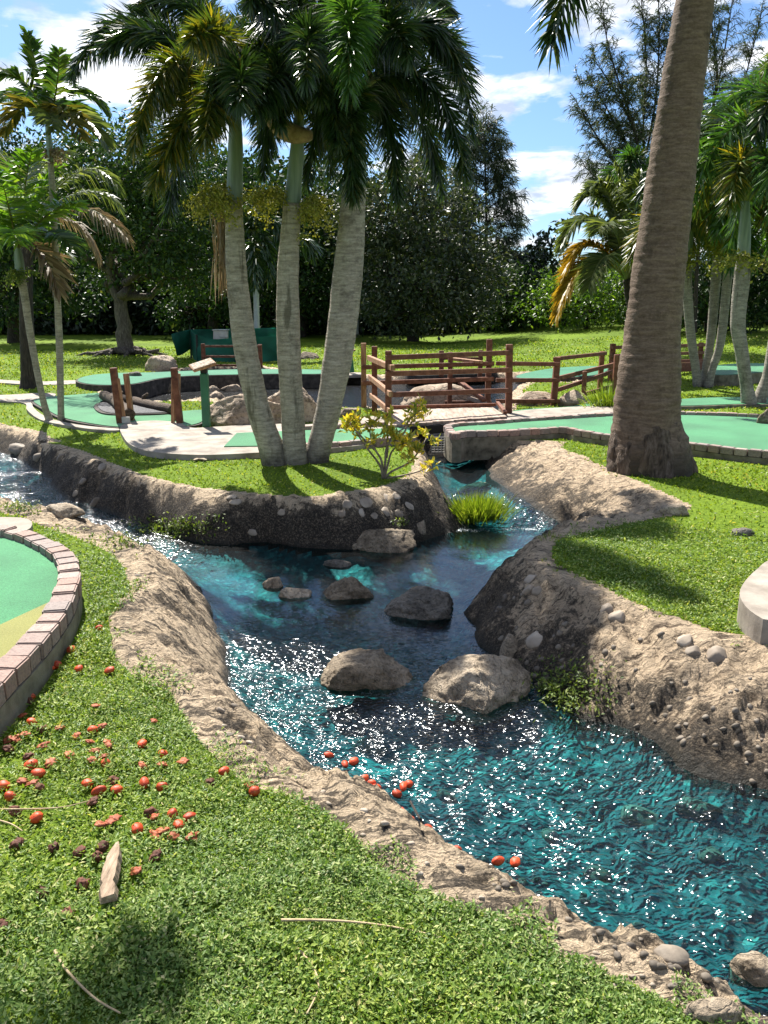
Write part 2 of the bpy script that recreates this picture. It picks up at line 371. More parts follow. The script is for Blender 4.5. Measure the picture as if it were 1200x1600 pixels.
def brick_mat():
    m, nt = newmat('paver_brick')
    oi = node(nt, 'ShaderNodeObjectInfo'); g = node(nt, 'ShaderNodeNewGeometry')
    n = node(nt, 'ShaderNodeTexNoise', {'Vector': g.outputs['Position'], 'Scale': 60.0, 'Detail': 5.0, 'Roughness': .75})
    n2 = node(nt, 'ShaderNodeTexNoise', {'Vector': g.outputs['Position'], 'Scale': 9.0, 'Detail': 3.0})
    a = ramp(nt, oi.outputs['Random'], [(0, (.30, .19, .15)), (.35, (.24, .20, .18)), (.7, (.32, .22, .18)), (1, (.36, .29, .25))])
    a = mixc(nt, ramp(nt, n.outputs[0], [(.3, .75), (.55, 0)]), a, (.09, .07, .06))
    a = mixc(nt, ramp(nt, n2.outputs[0], [(.55, 0), (.75, .45)]), a, (.12, .11, .09))
    bp = node(nt, 'ShaderNodeBump', {'Strength': .6, 'Distance': .008, 'Height': n.outputs[0]})
    bs = node(nt, 'ShaderNodeBsdfPrincipled', {'Base Color': a, 'Roughness': .85, 'Normal': bp.outputs[0]})
    out(nt, bs.outputs[0]); return m
def rock_mat(name, lo, mid, hi, crack=.6, scale=4.0):
    m, nt = newmat(name)
    tc = node(nt, 'ShaderNodeTexCoord'); g = node(nt, 'ShaderNodeNewGeometry'); P = g.outputs['Position']
    n1 = node(nt, 'ShaderNodeTexNoise', {'Vector': P, 'Scale': scale, 'Detail': 8.0, 'Roughness': .65, 'Distortion': .4})
    n2 = node(nt, 'ShaderNodeTexNoise', {'Vector': P, 'Scale': scale*9, 'Detail': 6.0, 'Roughness': .7})
    nd = node(nt, 'ShaderNodeTexNoise', {'Vector': P, 'Scale': scale*.8, 'Detail': 4.0})
    vm = node(nt, 'ShaderNodeVectorMath', {0: P, 1: nd.outputs['Color']}, operation='ADD')
    v = node(nt, 'ShaderNodeTexVoronoi', {'Vector': vm.outputs[0], 'Scale': scale*.75}, feature='DISTANCE_TO_EDGE')
    col = ramp(nt, n1.outputs[0], [(.28, lo), (.47, mid), (.68, hi)])
    col = mixc(nt, ramp(nt, n2.outputs[0], [(.34, .7), (.5, 0)]), col, [x*.35 for x in lo])
    cr = ramp(nt, v.outputs[0], [(0, crack), (.035, 0)])
    col = mixc(nt, cr, col, (.03, .024, .018))
    hh = math_(nt, 'SUBTRACT', math_(nt, 'ADD', n1.outputs[0], math_(nt, 'MULTIPLY', n2.outputs[0], .3)), math_(nt, 'MULTIPLY', cr, .3))
    bp = node(nt, 'ShaderNodeBump', {'Strength': .9, 'Distance': .05, 'Height': hh})
    bs = node(nt, 'ShaderNodeBsdfPrincipled', {'Base Color': col, 'Roughness': .82, 'Specular IOR Level': .3, 'Normal': bp.outputs[0]})
    out(nt, bs.outputs[0]); return m
def trunk_mat(name, lo, hi, ring=40.0, moss=None, dark_base=0.0):
    m, nt = newmat(name)
    g = node(nt, 'ShaderNodeNewGeometry'); P = g.outputs['Position']
    mp = node(nt, 'ShaderNodeMapping', {'Vector': P, 'Scale': (7, 7, ring*1.4)})
    mv = node(nt, 'ShaderNodeMapping', {'Vector': P, 'Scale': (38, 38, 52)})
    n1 = node(nt, 'ShaderNodeTexNoise', {'Vector': mp.outputs[0], 'Scale': 1.0, 'Detail': 4.0, 'Roughness': .6})
    n2 = node(nt, 'ShaderNodeTexNoise', {'Vector': mv.outputs[0], 'Scale': 1.0, 'Detail': 4.0, 'Roughness': .7})
    n3 = node(nt, 'ShaderNodeTexNoise', {'Vector': P, 'Scale': 5.0, 'Detail': 6.0, 'Roughness': .7})
    h = math_(nt, 'ADD', math_(nt, 'MULTIPLY', n1.outputs[0], .6), math_(nt, 'MULTIPLY', n2.outputs[0], .4))
    col = ramp(nt, h, [(.34, lo), (.5, [(a+b)/2 for a, b in zip(lo, hi)]), (.64, hi)])
    col = mixc(nt, ramp(nt, n3.outputs[0], [(.55, 0), (.72, .75)]), col, [x*.45 for x in lo])
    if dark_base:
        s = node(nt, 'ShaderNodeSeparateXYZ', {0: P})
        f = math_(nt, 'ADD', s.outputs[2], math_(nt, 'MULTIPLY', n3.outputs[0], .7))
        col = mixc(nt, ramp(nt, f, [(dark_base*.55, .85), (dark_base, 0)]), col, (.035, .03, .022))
    if moss:
        mo = node(nt, 'ShaderNodeMapping', {'Vector': P, 'Scale': (9, 9, 1.1)})
        n4 = node(nt, 'ShaderNodeTexNoise', {'Vector': mo.outputs[0], 'Scale': 1.0, 'Detail': 5.0, 'Roughness': .7})
        col = mixc(nt, ramp(nt, n4.outputs[0], [(.56, 0), (.66, .7)]), col, moss)
    bp = node(nt, 'ShaderNodeBump', {'Strength': .7, 'Distance': .02, 'Height': h})
    bs = node(nt, 'ShaderNodeBsdfPrincipled', {'Base Color': col, 'Roughness': .85, 'Specular IOR Level': .2, 'Normal': bp.outputs[0]})
    out(nt, bs.outputs[0]); return m

M = {}
M['lawn'] = lawn_mat()
M['bank_near'] = bank_mat('bank_near', (.60, .03), (.72, .56, .38), (.38, .3, 0, .55))
M['bank_far'] = bank_mat('bank_far', (.40, .42), (.68, .53, .36), (.5, .35, .4, .1))
M['bank_right'] = bank_mat('bank_right', (.525, .21), (.64, .49, .33), (.42, .38, .2, .25))
M['bed'] = bed_mat()
M['water'] = water_mat('water', (.36, .74, .76), bstr=1.0, rough=.15)
M['pond_water'] = water_mat('pond_water', (.10, .13, .15), sc=.8, bstr=1.0, rough=.12, foam=False)
M['turf'] = turf_mat('putting_turf', (.014, .105, .034), (.066, .29, .115))
M['turf_tan'] = turf_mat('fringe_turf', (.13, .13, .02), (.29, .28, .075))
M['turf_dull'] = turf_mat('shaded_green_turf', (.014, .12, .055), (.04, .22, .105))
M['brick'] = brick_mat()
M['concrete'] = simple('path_concrete', [(.3, (.16, .134, .107)), (.5, (.265, .23, .188)), (.72, (.35, .31, .26))], scale=5, rough=.85, bump=.25, bdist=.008, bscale=60, coord='Object')
M['kerb'] = simple('kerb_concrete', [(.3, (.05, .044, .032)), (.5, (.16, .14, .10)), (.72, (.25, .22, .165))], scale=7, rough=.9, bump=.5, bdist=.01, bscale=40)
M['darkkerb'] = simple('dark_kerb', [(.3, (.02, .018, .015)), (.55, (.06, .05, .042)), (.75, (.12, .10, .085))], scale=9, rough=.9, bump=.5, bdist=.012, bscale=40)
M['gravel'] = simple('dark_gravel', [(.3, (.01, .01, .011)), (.55, (.035, .035, .038)), (.75, (.12, .12, .125))], scale=45, rough=.5, bump=1, bdist=.03, bscale=50)
M['wood'] = simple('brown_stained_timber', [(.3, (.08, .028, .014)), (.5, (.15, .054, .027)), (.72, (.23, .10, .056))], scale=3.5, stretch=(4, 4, 4), rough=.65, bump=.25, bdist=.004, bscale=30, rnd=.3)
M['wood_worn'] = simple('worn_timber', [(.3, (.16, .07, .035)), (.5, (.26, .13, .065)), (.72, (.40, .24, .13))], scale=5, stretch=(6, 6, 1.2), rough=.7, bump=.3, bdist=.004, bscale=30, rnd=.2)
M['deck'] = simple('weathered_deck', [(.3, (.20, .145, .11)), (.5, (.34, .26, .20)), (.75, (.48, .39, .31))], scale=4, stretch=(6, 1, 6), rough=.8, bump=.3, bdist=.004, bscale=30, rnd=.35)
M['driftwood'] = simple('driftwood', [(.3, (.12, .085, .055)), (.55, (.30, .22, .15)), (.75, (.45, .36, .26))], scale=14, stretch=(6, 1, 6), rough=.85, bump=.7, bdist=.006, bscale=30)
M['bark'] = simple('grey_bark', [(.3, (.035, .027, .02)), (.5, (.10, .082, .064)), (.75, (.20, .17, .14))], scale=6, stretch=(5, 5, 1), rough=.9, bump=.8, bdist=.03, bscale=14)
M['darkbark'] = simple('dark_bark', [(.3, (.014, .011, .009)), (.55, (.045, .035, .028)), (.75, (.09, .073, .06))], scale=6, stretch=(5, 5, 1), rough=.9, bump=.8, bdist=.03, bscale=14)
M['twig'] = simple('dry_twig', [(.3, (.28, .20, .11)), (.6, (.48, .37, .22))], scale=20, rough=.8, bump=.2)
M['shrubstem'] = simple('shrub_stem', [(.3, (.10, .08, .055)), (.6, (.25, .205, .15))], scale=20, rough=.8, bump=.3)
M['rock'] = rock_mat('tan_boulder', (.14, .10, .066), (.33, .25, .175), (.47, .385, .285), scale=2.8)
M['rock_wet'] = rock_mat('stream_boulder', (.06, .045, .03), (.19, .148, .10), (.36, .29, .205), crack=.3, scale=6.0)
M['rock_dark'] = rock_mat('dark_boulder', (.045, .04, .034), (.13, .115, .095), (.26, .23, .19), crack=.4, scale=5.0)
M['rock_pale'] = rock_mat('pale_boulder', (.14, .107, .072), (.34, .27, .19), (.50, .415, .31), crack=.35, scale=6.0)
M['pebble'] = simple('smooth_stone', [(.3, (.17, .132, .096)), (.5, (.28, .23, .175)), (.72, (.38, .325, .26))], scale=7, rough=.7, bump=.25, bdist=.01, rnd=.5)
M['pebble_dark'] = simple('grey_brown_stone', [(.3, (.11, .09, .07)), (.5, (.20, .165, .125)), (.72, (.30, .255, .2))], scale=7, rough=.7, bump=.3, bdist=.01, rnd=.6)
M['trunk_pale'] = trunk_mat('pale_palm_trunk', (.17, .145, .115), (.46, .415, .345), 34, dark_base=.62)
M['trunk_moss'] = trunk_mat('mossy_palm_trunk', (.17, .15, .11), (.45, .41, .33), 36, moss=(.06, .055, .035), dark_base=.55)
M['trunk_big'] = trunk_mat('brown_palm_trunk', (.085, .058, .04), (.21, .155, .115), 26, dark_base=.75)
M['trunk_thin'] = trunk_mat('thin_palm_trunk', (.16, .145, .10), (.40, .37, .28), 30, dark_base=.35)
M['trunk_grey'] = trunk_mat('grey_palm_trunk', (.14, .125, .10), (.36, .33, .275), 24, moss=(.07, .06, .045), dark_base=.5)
M['shaft'] = simple('green_crownshaft', [(.3, (.10, .15, .10)), (.55, (.19, .25, .18)), (.75, (.28, .33, .24))], scale=3, stretch=(8, 8, .6), rough=.45, bump=.15, spec=.5)
M['spathe'] = simple('woody_spathe', [(.3, (.17, .11, .07)), (.6, (.36, .26, .18))], scale=4, stretch=(4, 4, 4), rough=.7, bump=.3)
M['rachis'] = simple('frond_stalk', [(.3, (.10, .12, .03)), (.7, (.20, .21, .07))], scale=6, rough=.5, bump=.1)
M['foxtail'] = leafmat('foxtail_leaflets', [(0, (.014, .034, .012)), (.6, (.028, .062, .017)), (.9, (.05, .09, .022)), (1, (.14, .13, .02))], trans=.24, rough=.36, spec=.6)
M['foxtail_y'] = leafmat('yellow_sunlit_foxtail_leaflets', [(0, (.03, .06, .012)), (.45, (.075, .11, .018)), (.8, (.16, .16, .02)), (1, (.34, .24, .02))], trans=.34, rough=.36, spec=.6)  # yellow fronds; also sunlight on the right palm crowns put into leaf colour
M['foxtail_g'] = leafmat('bright_foxtail_leaflets', [(0, (.03, .085, .016)), (.6, (.06, .14, .025)), (1, (.11, .20, .035))], trans=.36, rough=.36, spec=.6)
M['palm_lime'] = leafmat('lime_palm_leaflets', [(0, (.065, .15, .015)), (.6, (.13, .25, .025)), (1, (.24, .33, .04))], trans=.45, rough=.35, spec=.6)
M['palm_green'] = leafmat('green_palm_leaflets', [(0, (.028, .07, .014)), (.6, (.055, .115, .02)), (1, (.12, .16, .03))], trans=.36, rough=.35, spec=.6)
M['palm_gold'] = leafmat('golden_palm_leaflets', [(0, (.22, .15, .015)), (.5, (.38, .24, .02)), (1, (.48, .38, .06))], trans=.40, rough=.5, tcol=(1.2, 1.0, .5))
M['palm_amber'] = leafmat('amber_palm_leaflets', [(0, (.07, .085, .014)), (.6, (.14, .135, .02)), (1, (.26, .21, .05))], trans=.38, rough=.5, tcol=(1.2, 1.0, .5))
M['leaf_shade'] = leafmat('shade_toned_understory_leaves', [(0, (.006, .014, .005)), (.7, (.014, .03, .009)), (1, (.035, .06, .018))], trans=.1, rough=.45)  # darkness under the trees put into the leaf colour of the undergrowth
M['palm_dry'] = leafmat('dry_palm_leaflets', [(0, (.16, .115, .06)), (.6, (.27, .21, .125)), (1, (.40, .34, .22))], trans=.2, rough=.7, tcol=(1, .8, .6))
M['palm_olive'] = leafmat('olive_date_leaflets', [(0, (.07, .10, .035)), (.6, (.13, .165, .055)), (1, (.22, .24, .085))], trans=.36, rough=.4, spec=.5)
M['fruitstem'] = leafmat('palm_flower_cluster', [(0, (.12, .14, .02)), (.5, (.25, .265, .035)), (1, (.44, .42, .09))], trans=.25, rough=.6, tcol=(1.1, 1, .4))
M['leaf_dark'] = leafmat('dark_tree_leaves', [(0, (.012, .03, .008)), (.6, (.025, .058, .013)), (.92, (.05, .095, .02)), (1, (.12, .15, .03))], trans=.14, rough=.55, spec=.2)
M['leaf_mid'] = leafmat('green_tree_leaves', [(0, (.014, .036, .008)), (.6, (.032, .07, .013)), (.95, (.065, .11, .02)), (1, (.15, .16, .035))], trans=.22, rough=.5, spec=.3)
M['leaf_olive'] = leafmat('olive_tree_leaves', [(0, (.02, .034, .014)), (.6, (.045, .066, .028)), (.9, (.085, .10, .045)), (1, (.18, .17, .10))], trans=.2, rough=.46, spec=.4)
M['leaf_bright'] = leafmat('bright_shrub_leaves', [(0, (.045, .10, .012)), (.6, (.095, .18, .02)), (1, (.18, .26, .035))], trans=.42, rough=.4, spec=.5)
M['needle'] = leafmat('casuarina_needles', [(0, (.028, .045, .02)), (.6, (.05, .072, .034)), (1, (.095, .105, .055))], trans=.25, rough=.6)
M['croton'] = leafmat('yellow_shrub_leaves', [(0, (.14, .20, .03)), (.3, (.32, .34, .05)), (.65, (.55, .46, .055)), (1, (.62, .42, .05))], trans=.4, rough=.4)
M['clover'] = leafmat('lawn_leaves', [(0, (.05, .115, .014)), (.45, (.13, .215, .04)), (.8, (.25, .335, .085)), (.95, (.36, .42, .16)), (1, (.46, .42, .24))], trans=.38, rough=.5, spec=.35, big=(1.1, (1.15, 1.08, .62)))
M['blade'] = leafmat('grass_blades', [(0, (.06, .11, .010)), (.5, (.15, .225, .02)), (.85, (.24, .31, .04)), (1, (.40, .36, .13))], trans=.42, rough=.5, spec=.3, big=(.5, (1.12, 1.05, .75)))
M['weed'] = leafmat('bank_weed_leaves', [(0, (.06, .10, .018)), (.6, (.13, .19, .03)), (1, (.25, .28, .07))], trans=.35, rough=.5)
M['tuft'] = leafmat('bright_grass_blades', [(0, (.08, .13, .01)), (.6, (.19, .27, .02)), (1, (.34, .38, .06))], trans=.38, rough=.5)
M['fruit'] = simple('ripe_fruit', [(.35, (.36, .035, .010)), (.55, (.50, .065, .014)), (.8, (.60, .15, .03))], scale=24, rough=.5, bump=.4, bdist=.006, spec=.35, rnd=.5)
M['fruit_old'] = simple('shrivelled_fruit', [(.3, (.055, .02, .012)), (.55, (.12, .042, .022)), (.8, (.26, .11, .06))], scale=22, rough=.7, bump=.8, bdist=.008, rnd=.6)
M['fruit_peel'] = simple('split_fruit_skin', [(.3, (.22, .045, .018)), (.55, (.36, .095, .035)), (.8, (.46, .21, .10))], scale=22, rough=.6, bump=.6, bdist=.006, rnd=.5)
M['greenpaint'] = simple('green_paint', [(.3, (.006, .085, .036)), (.7, (.012, .13, .058))], scale=6, rough=.4, bump=.08, spec=.5)
M['signface'] = simple('weathered_sign_face', [(.3, (.16, .11, .07)), (.5, (.33, .27, .21)), (.7, (.46, .41, .34))], scale=30, rough=.95, bump=.1, spec=.05)
M['blackmetal'] = simple('black_metal', [(.3, (.008, .008, .008)), (.7, (.022, .021, .02))], scale=20, rough=.5, bump=.1)
M['grate'] = simple('galvanised_grate', [(.3, (.30, .28, .25)), (.7, (.50, .48, .44))], scale=20, rough=.5, bump=.1)
M['box'] = simple('beige_cabinet', [(.3, (.40, .37, .31)), (.7, (.52, .49, .43))], scale=8, rough=.55, bump=.05)
M['pole'] = simple('grey_post', [(.3, (.30, .31, .32)), (.7, (.42, .43, .44))], scale=8, rough=.7, bump=.1)
M['wire'] = simple('dark_wire', [(.3, (.02, .02, .02)), (.7, (.04, .04, .04))], scale=8, rough=.6, bump=0)
def mesh_cloth():
    m, nt = newmat('green_windscreen')
    tc = node(nt, 'ShaderNodeNewGeometry')
    n = node(nt, 'ShaderNodeTexNoise', {'Vector': tc.outputs['Position'], 'Scale': 3.0, 'Detail': 5.0})
    col = ramp(nt, n.outputs[0], [(.3, (.004, .065, .04)), (.6, (.01, .14, .085)), (.8, (.02, .2, .125))])
    b = node(nt, 'ShaderNodeBsdfPrincipled', {'Base Color': col, 'Roughness': .75})
    t = node(nt, 'ShaderNodeBsdfTranslucent', {'Color': (.01, .22, .13, 1)})
    mx = node(nt, 'ShaderNodeMixShader', {0: .35, 1: b.outputs[0], 2: t.outputs[0]})
    out(nt, mx.outputs[0]); return m
M['screen'] = mesh_cloth()
# ------------------------------------------------------------------ terrain: lawn, stream banks, bed, water
def gz(x, y):
    x = np.asarray(x, float); y = np.asarray(y, float)
    return (.75*sstep(1, 14, x)*sstep(19, 38, y)+.02*fbm(x*.8, y*.8, seed=3, oct=3)+.15*sstep(30, 45, y)
            +.25*fbm(x*.05, y*.05, seed=8, oct=2)*sstep(60, 120, y))
def wl(x, y):
    x = np.asarray(x, float); y = np.asarray(y, float)
    return (
            -.40+.11*sstep(1.7, 4.6, -x)*(1-sstep(10.8, 11.6, y))+.12*sstep(7.05, 7.8, y)*sstep(-.6, .3, x)*(1-sstep(10.8, 11.6, y))+.2*sstep(10.8, 11.6, y))
def PW(px, py):
    p = PZ(px, py, -.4)
    for _ in range(6): p = PZ(px, py, float(wl(p[0], p[1])))
    return p[:2]
far_w = [(-340, 650), (-160, 668), (0, 708), (32, 722), (70, 745), (95, 775), (165, 797), (225, 822), (320, 850), (415, 847), (478, 856), (533, 858), (600, 858), (653, 849), (708, 833), (728, 820),
         (712, 795), (695, 770), (682, 748), (672, 722), (668, 700)]
right_w = [(752, 700), (757, 728), (774, 754), (827, 789), (868, 818), (878, 828), (862, 836), (843, 845), (790, 890), (749, 922), (729, 954), (738, 985), (752, 1010), (790, 1040), (850, 1085), (900, 1122), (967, 1134), (1008, 1159), (1058, 1197), (1117, 1222), (1200, 1242), (1400, 1300)]
near_w = [(1200, 1622), (1125, 1575), (1044, 1544), (969, 1500), (887, 1444), (800, 1400), (731, 1362), (669, 1331), (600, 1281), (525, 1225), (450, 1172), (415, 1140), (383, 1106), (354, 1060), (346, 1018), (340, 972), (329, 939), (308, 914), (290, 895), (247, 873), (200, 853), (143, 830), (97, 820), (45, 800), (0, 778), (-160, 745), (-340, 730)]
pond_px = [(668, 668), (600, 652), (520, 650), (420, 652), (330, 641), (207, 641), (186, 632), (198, 614), (240, 600), (300, 588), (380, 584), (430, 592), (520, 598), (600, 601), (700, 599), (800, 597), (880, 597), (905, 603), (880, 609), (810, 611), (785, 630), (770, 655)]
fw = [PW(*p) for p in far_w]; rw = [PW(*p) for p in right_w]; nw = [PW(*p) for p in near_w]; pw = [PW(*p) for p in pond_px]
W1 = catmull(fw, 5); W2 = catmull(rw, 5); W3 = catmull(nw, 5); WP = catmull(pw, 4)
WATER = np.vstack([W1, WP, W2, [(3.1, 2.1), (7, .2), (7, -2.5), (2.2, .95)], W3])
def jit(P, a, s):
    P = np.array(P); return P+a*np.stack([fbm(P[:, 0]*s, P[:, 1]*s, seed=31, oct=3), fbm(P[:, 0]*s, P[:, 1]*s, seed=47, oct=3)], 1)
WATER = jit(WATER, .035, 4.0)
g_far = [(-340, 636), (-160, 660), (0, 683), (50, 688), (100, 699), (150, 714), (200, 735), (250, 749), (300, 759), (350, 766), (400, 771), (460, 776), (530, 774), (590, 763), (634, 747), (650, 728), (648, 708), (640, 690)]
g_right = [(885, 688), (879, 702), (908, 713), (949, 731), (1010, 757), (1062, 782), (1078, 793), (1031, 808), (943, 825), (903, 834), (870, 848), (858, 862), (867, 888), (917, 905), (967, 926), (1012, 947), (1062, 963), (1117, 984), (1200, 997), (1400, 1040)]
g_near = [(1250, 1680), (1112, 1600), (1075, 1575), (981, 1537), (875, 1506), (775, 1456), (687, 1412), (606, 1369), (556, 1312), (512, 1269), (450, 1240), (400, 1226), (350, 1198), (310, 1160), (280, 1115), (240, 1068), (190, 1035), (164, 1000), (178, 962), (203, 927), (206, 895), (187, 873), (160, 855), (118, 838), (53, 818), (0, 801), (-160, 775), (-340, 758)]
G1 = catmull([PZ(*p)[:2] for p in g_far], 5); G2 = catmull([PZ(*p)[:2] for p in g_right], 5); G3 = catmull([PZ(*p)[:2] for p in g_near], 5)
L2 = jit(np.vstack([G1, [(G1[-1][0], 60), (-60, 60), (-60, G1[0][1])]]), .03, 3.0)
L3 = jit(np.vstack([G2, [(8, 3), (60, 3), (60, 60), (G2[0][0], 60)]]), .03, 3.0)
L1 = jit(np.vstack([G3, [(-60, G3[-1][1]), (-60, -60), (9, -60), (5.5, -2.2), (1.7, .78)]]), .03, 3.0)
def near_segments(poly, lim=14):
    return poly
def field(x, y):
    """height, zone (0 bed, 1 bank near, 2 bank far, 3 bank right, 4 lawn), rise, depth inside the water outline"""
    x = np.asarray(x, float).ravel(); y = np.asarray(y, float).ravel()
    z = gz(x, y); zone = np.full(x.shape, 4); rise = np.ones_like(x); din = np.full_like(x, -1.0)
    k = (np.abs(x) < 14) & (y > -6) & (y < 26)
    xs, ys = x[k], y[k]
    iw = inpoly(xs, ys, WATER); dw = dpoly(xs, ys, WATER)
    l1, l2, l3 = inpoly(xs, ys, L1), inpoly(xs, ys, L2), inpoly(xs, ys, L3)
    d1, d2, d3 = dpoly(xs, ys, L1), dpoly(xs, ys, L2), dpoly(xs, ys, L3)
    dl = np.where(l1 | l2 | l3, 0, np.minimum(np.minimum(d1, d2), d3))
    t = np.where(iw, 0, dw/(dw+dl+1e-6))
    up = ys > 9.7
    t = np.where(up & ~iw, np.clip(dw/.35, 0, 1), t)
    zk = z[k]; w = wl(xs, ys)
    rr = fbm(xs*2.2, ys*2.2, seed=5, oct=4); r2 = fbm(xs*9, ys*9, seed=6, oct=4, rough=.6)
    ridge = 1-np.abs(fbm(xs*4.5+rr, ys*4.5, seed=12, oct=4, rough=.6))
    prof = 1-(1-t)**1.9
    env = np.sin(np.pi*np.clip(t, 0, 1))**.7
    bank = w-.02+(zk-w+.02)*prof+.045*np.sin(np.pi*t)*t+env*(.035*rr+.022*r2+.05*(ridge-.6)+.009*fbm(xs*24, ys*24, seed=9, oct=3, rough=.65)+.018*fbm((xs*.75-ys*.65)*2.2, (xs*.65+ys*.75)*12, seed=14, oct=3, rough=.6))
    bank = np.where(t > .97, np.minimum(bank, zk+.03), bank)
    bed = w-.02-.17*(1-np.exp(-dw/.22))+.018*r2*np.clip(dw*6, 0, 1)
    land = (t >= .995)
    zz = np.where(iw, bed, np.where(land, zk, bank))
    idx = np.argmin(np.stack([np.where(l1, 0, d1), np.where(l2, 0, d2), np.where(l3, 0, d3)]), 0)+1
    zone[k] = np.where(iw, 0, np.where(land, 4, idx)); z[k] = zz; rise[k] = t; din[k] = np.where(iw, dw, -dw)
    return z, zone, rise, din

fine = np.radians(np.arange(-29, 29.01, .2))
side = np.radians(np.r_[np.arange(30, 75, 1.5), np.arange(76, 180, 6)])
TH = np.r_[-side[::-1], fine, side]
RR = np.r_[.5*np.exp(np.arange(0, math.log(26/.5), .0085)), 26*np.exp(np.arange(.02, math.log(70), .05)), 1900.]
nth, nr = len(TH), len(RR)
gx = (RR[:, None]*np.sin(TH)[None]).ravel(); gy = (RR[:, None]*np.cos(TH)[None]).ravel()
gzv, gzone, grise, gdin = field(gx, gy)
i = np.arange(nr-1)[:, None]*nth; j = np.arange(nth-1)[None]
QUADS = np.stack([i+j, i+nth+j, i+nth+j+1, i+j+1], -1).reshape(-1, 4)[:, ::-1]
wrap = np.stack([np.arange(nr-1)*nth+nth-1, np.arange(1, nr)*nth+nth-1, np.arange(1, nr)*nth, np.arange(nr-1)*nth], -1)[:, ::-1]
QUADS = np.vstack([QUADS, wrap])
fz = gzone[QUADS]
qzone = np.where((fz == 4).all(1), 4, np.where((fz == 0).all(1), 0, -1))
mixm = qzone == -1
nb = np.where((fz > 0) & (fz < 4), fz, 0).max(1)
qzone = np.where(mixm, np.where(nb > 0, nb, np.where((fz == 4).sum(1) >= 2, 2, 0)), qzone)
VG = np.stack([gx, gy, gzv], 1)
def submesh(name, mask, mats, V=VG, attrs=(), smooth=True, extra_fan=False):
    q = QUADS[mask]; u, inv = np.unique(q, return_inverse=True)
    Vv = V[u]; tris = None; qq = inv.reshape(-1, 4)
    if extra_fan:
        c = len(Vv); Vv = np.vstack([Vv, [[0, 0, 0]]]); pos = {int(a): n for n, a in enumerate(u[:nth])}
        ring = [pos[a] for a in range(nth)]
        tris = np.array([(c, ring[(a+1) % nth], ring[a]) for a in range(nth)])
    me = np_mesh(name, Vv, qq, tris, mats, smooth=smooth)
    for nm, arr in attrs:
        at = me.attributes.new(nm, 'FLOAT', 'POINT'); a = arr[u]
        if extra_fan: a = np.r_[a, 0]
        at.data.foreach_set('value', a.astype(np.float32))
    return me
tag(link('ground', submesh('ground', qzone == 4, [M['lawn']], extra_fan=True)), 'sunlit green lawn running back to the trees', kind='structure')
for zi, mk, lab in ((1, 'bank_near', 'pale rough concrete stream bank beside the foreground lawn'), (2, 'bank_far', 'dark stained concrete bank below the three palms'), (3, 'bank_right', 'brown stony concrete bank below the big palm')):
    tag(link('stream_bank', submesh('stream_bank', qzone == zi, [M[mk]], attrs=(('rise', grise),))), lab, kind='structure')
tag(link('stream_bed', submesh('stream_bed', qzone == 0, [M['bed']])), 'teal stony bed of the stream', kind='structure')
# water surface over the bed and a little into the banks
w0 = wl(gx, gy)
rush = np.clip(.015+.65*sstep(1.2, 2.2, -gx)+.8*sstep(6.9, 7.3, gy)*(1-sstep(7.9, 8.5, gy))*(gx > -.3)+.75*sstep(4.9, 3.4, gy)
               +.45*np.exp(-((gx+.55)**2+(gy-4.2)**2)/.5), 0, 1)
foam = np.clip((.55+.5*fbm(gx*6, gy*6, seed=71, oct=2))*np.exp(-((gy-7.12-.05*fbm(gx*5, gx*0, seed=72, oct=2))/.07)**2)*(gx > .25)*(gx < 2.2)+.38*sstep(7.1, 7.4, gy)*(1-sstep(7.9, 8.3, gy))*(gx > .7)*(gx < 2.2)+.40*sstep(1.8, 2.6, -gx)*(gy < 10.5), 0, 1)
wz = w0+(.012*fbm(gx*5, gy*5, seed=21, oct=3)+.006*fbm(gx*15, gy*15, seed=22, oct=2))*(.15+rush)
VW = np.stack([gx, gy, wz], 1)
inside = (gdin > -.22)
wm = inside[QUADS].all(1)
pond_q = gy[QUADS].min(1) > 10.6
tag(link('water', submesh('water', wm & ~pond_q, [M['water']], V=VW, attrs=(('rush', rush), ('foam', foam)))), 'blue green stream water with sun glints', kind='structure')
tag(link('pond_water', submesh('pond_water', wm & pond_q, [M['pond_water']], V=VW, attrs=(('rush', np.full_like(gx, .3)), ('foam', foam*0)))), 'dark rippled pond water behind the footbridge', kind='structure')
GZ = gzv.reshape(nr, nth); GD = gdin.reshape(nr, nth); GR = grise.reshape(nr, nth); GZO = gzone.reshape(nr, nth)
def grid_ij(x, y):
    x = np.asarray(x, float); y = np.asarray(y, float)
    r = np.hypot(x, y); th = np.arctan2(x, y)
    i = np.clip(np.searchsorted(RR, r)-1, 0, nr-2); j = np.clip(np.searchsorted(TH, th)-1, 0, nth-2)
    return i, j, np.clip((r-RR[i])/(RR[i+1]-RR[i]), 0, 1), np.clip((th-TH[j])/(TH[j+1]-TH[j]), 0, 1)
def look(G, x, y):
    i, j, a, b = grid_ij(x, y)
    return (G[i, j]*(1-a)*(1-b)+G[i+1, j]*a*(1-b)+G[i, j+1]*(1-a)*b+G[i+1, j+1]*a*b)
def ground(x, y): return float(look(GZ, x, y))
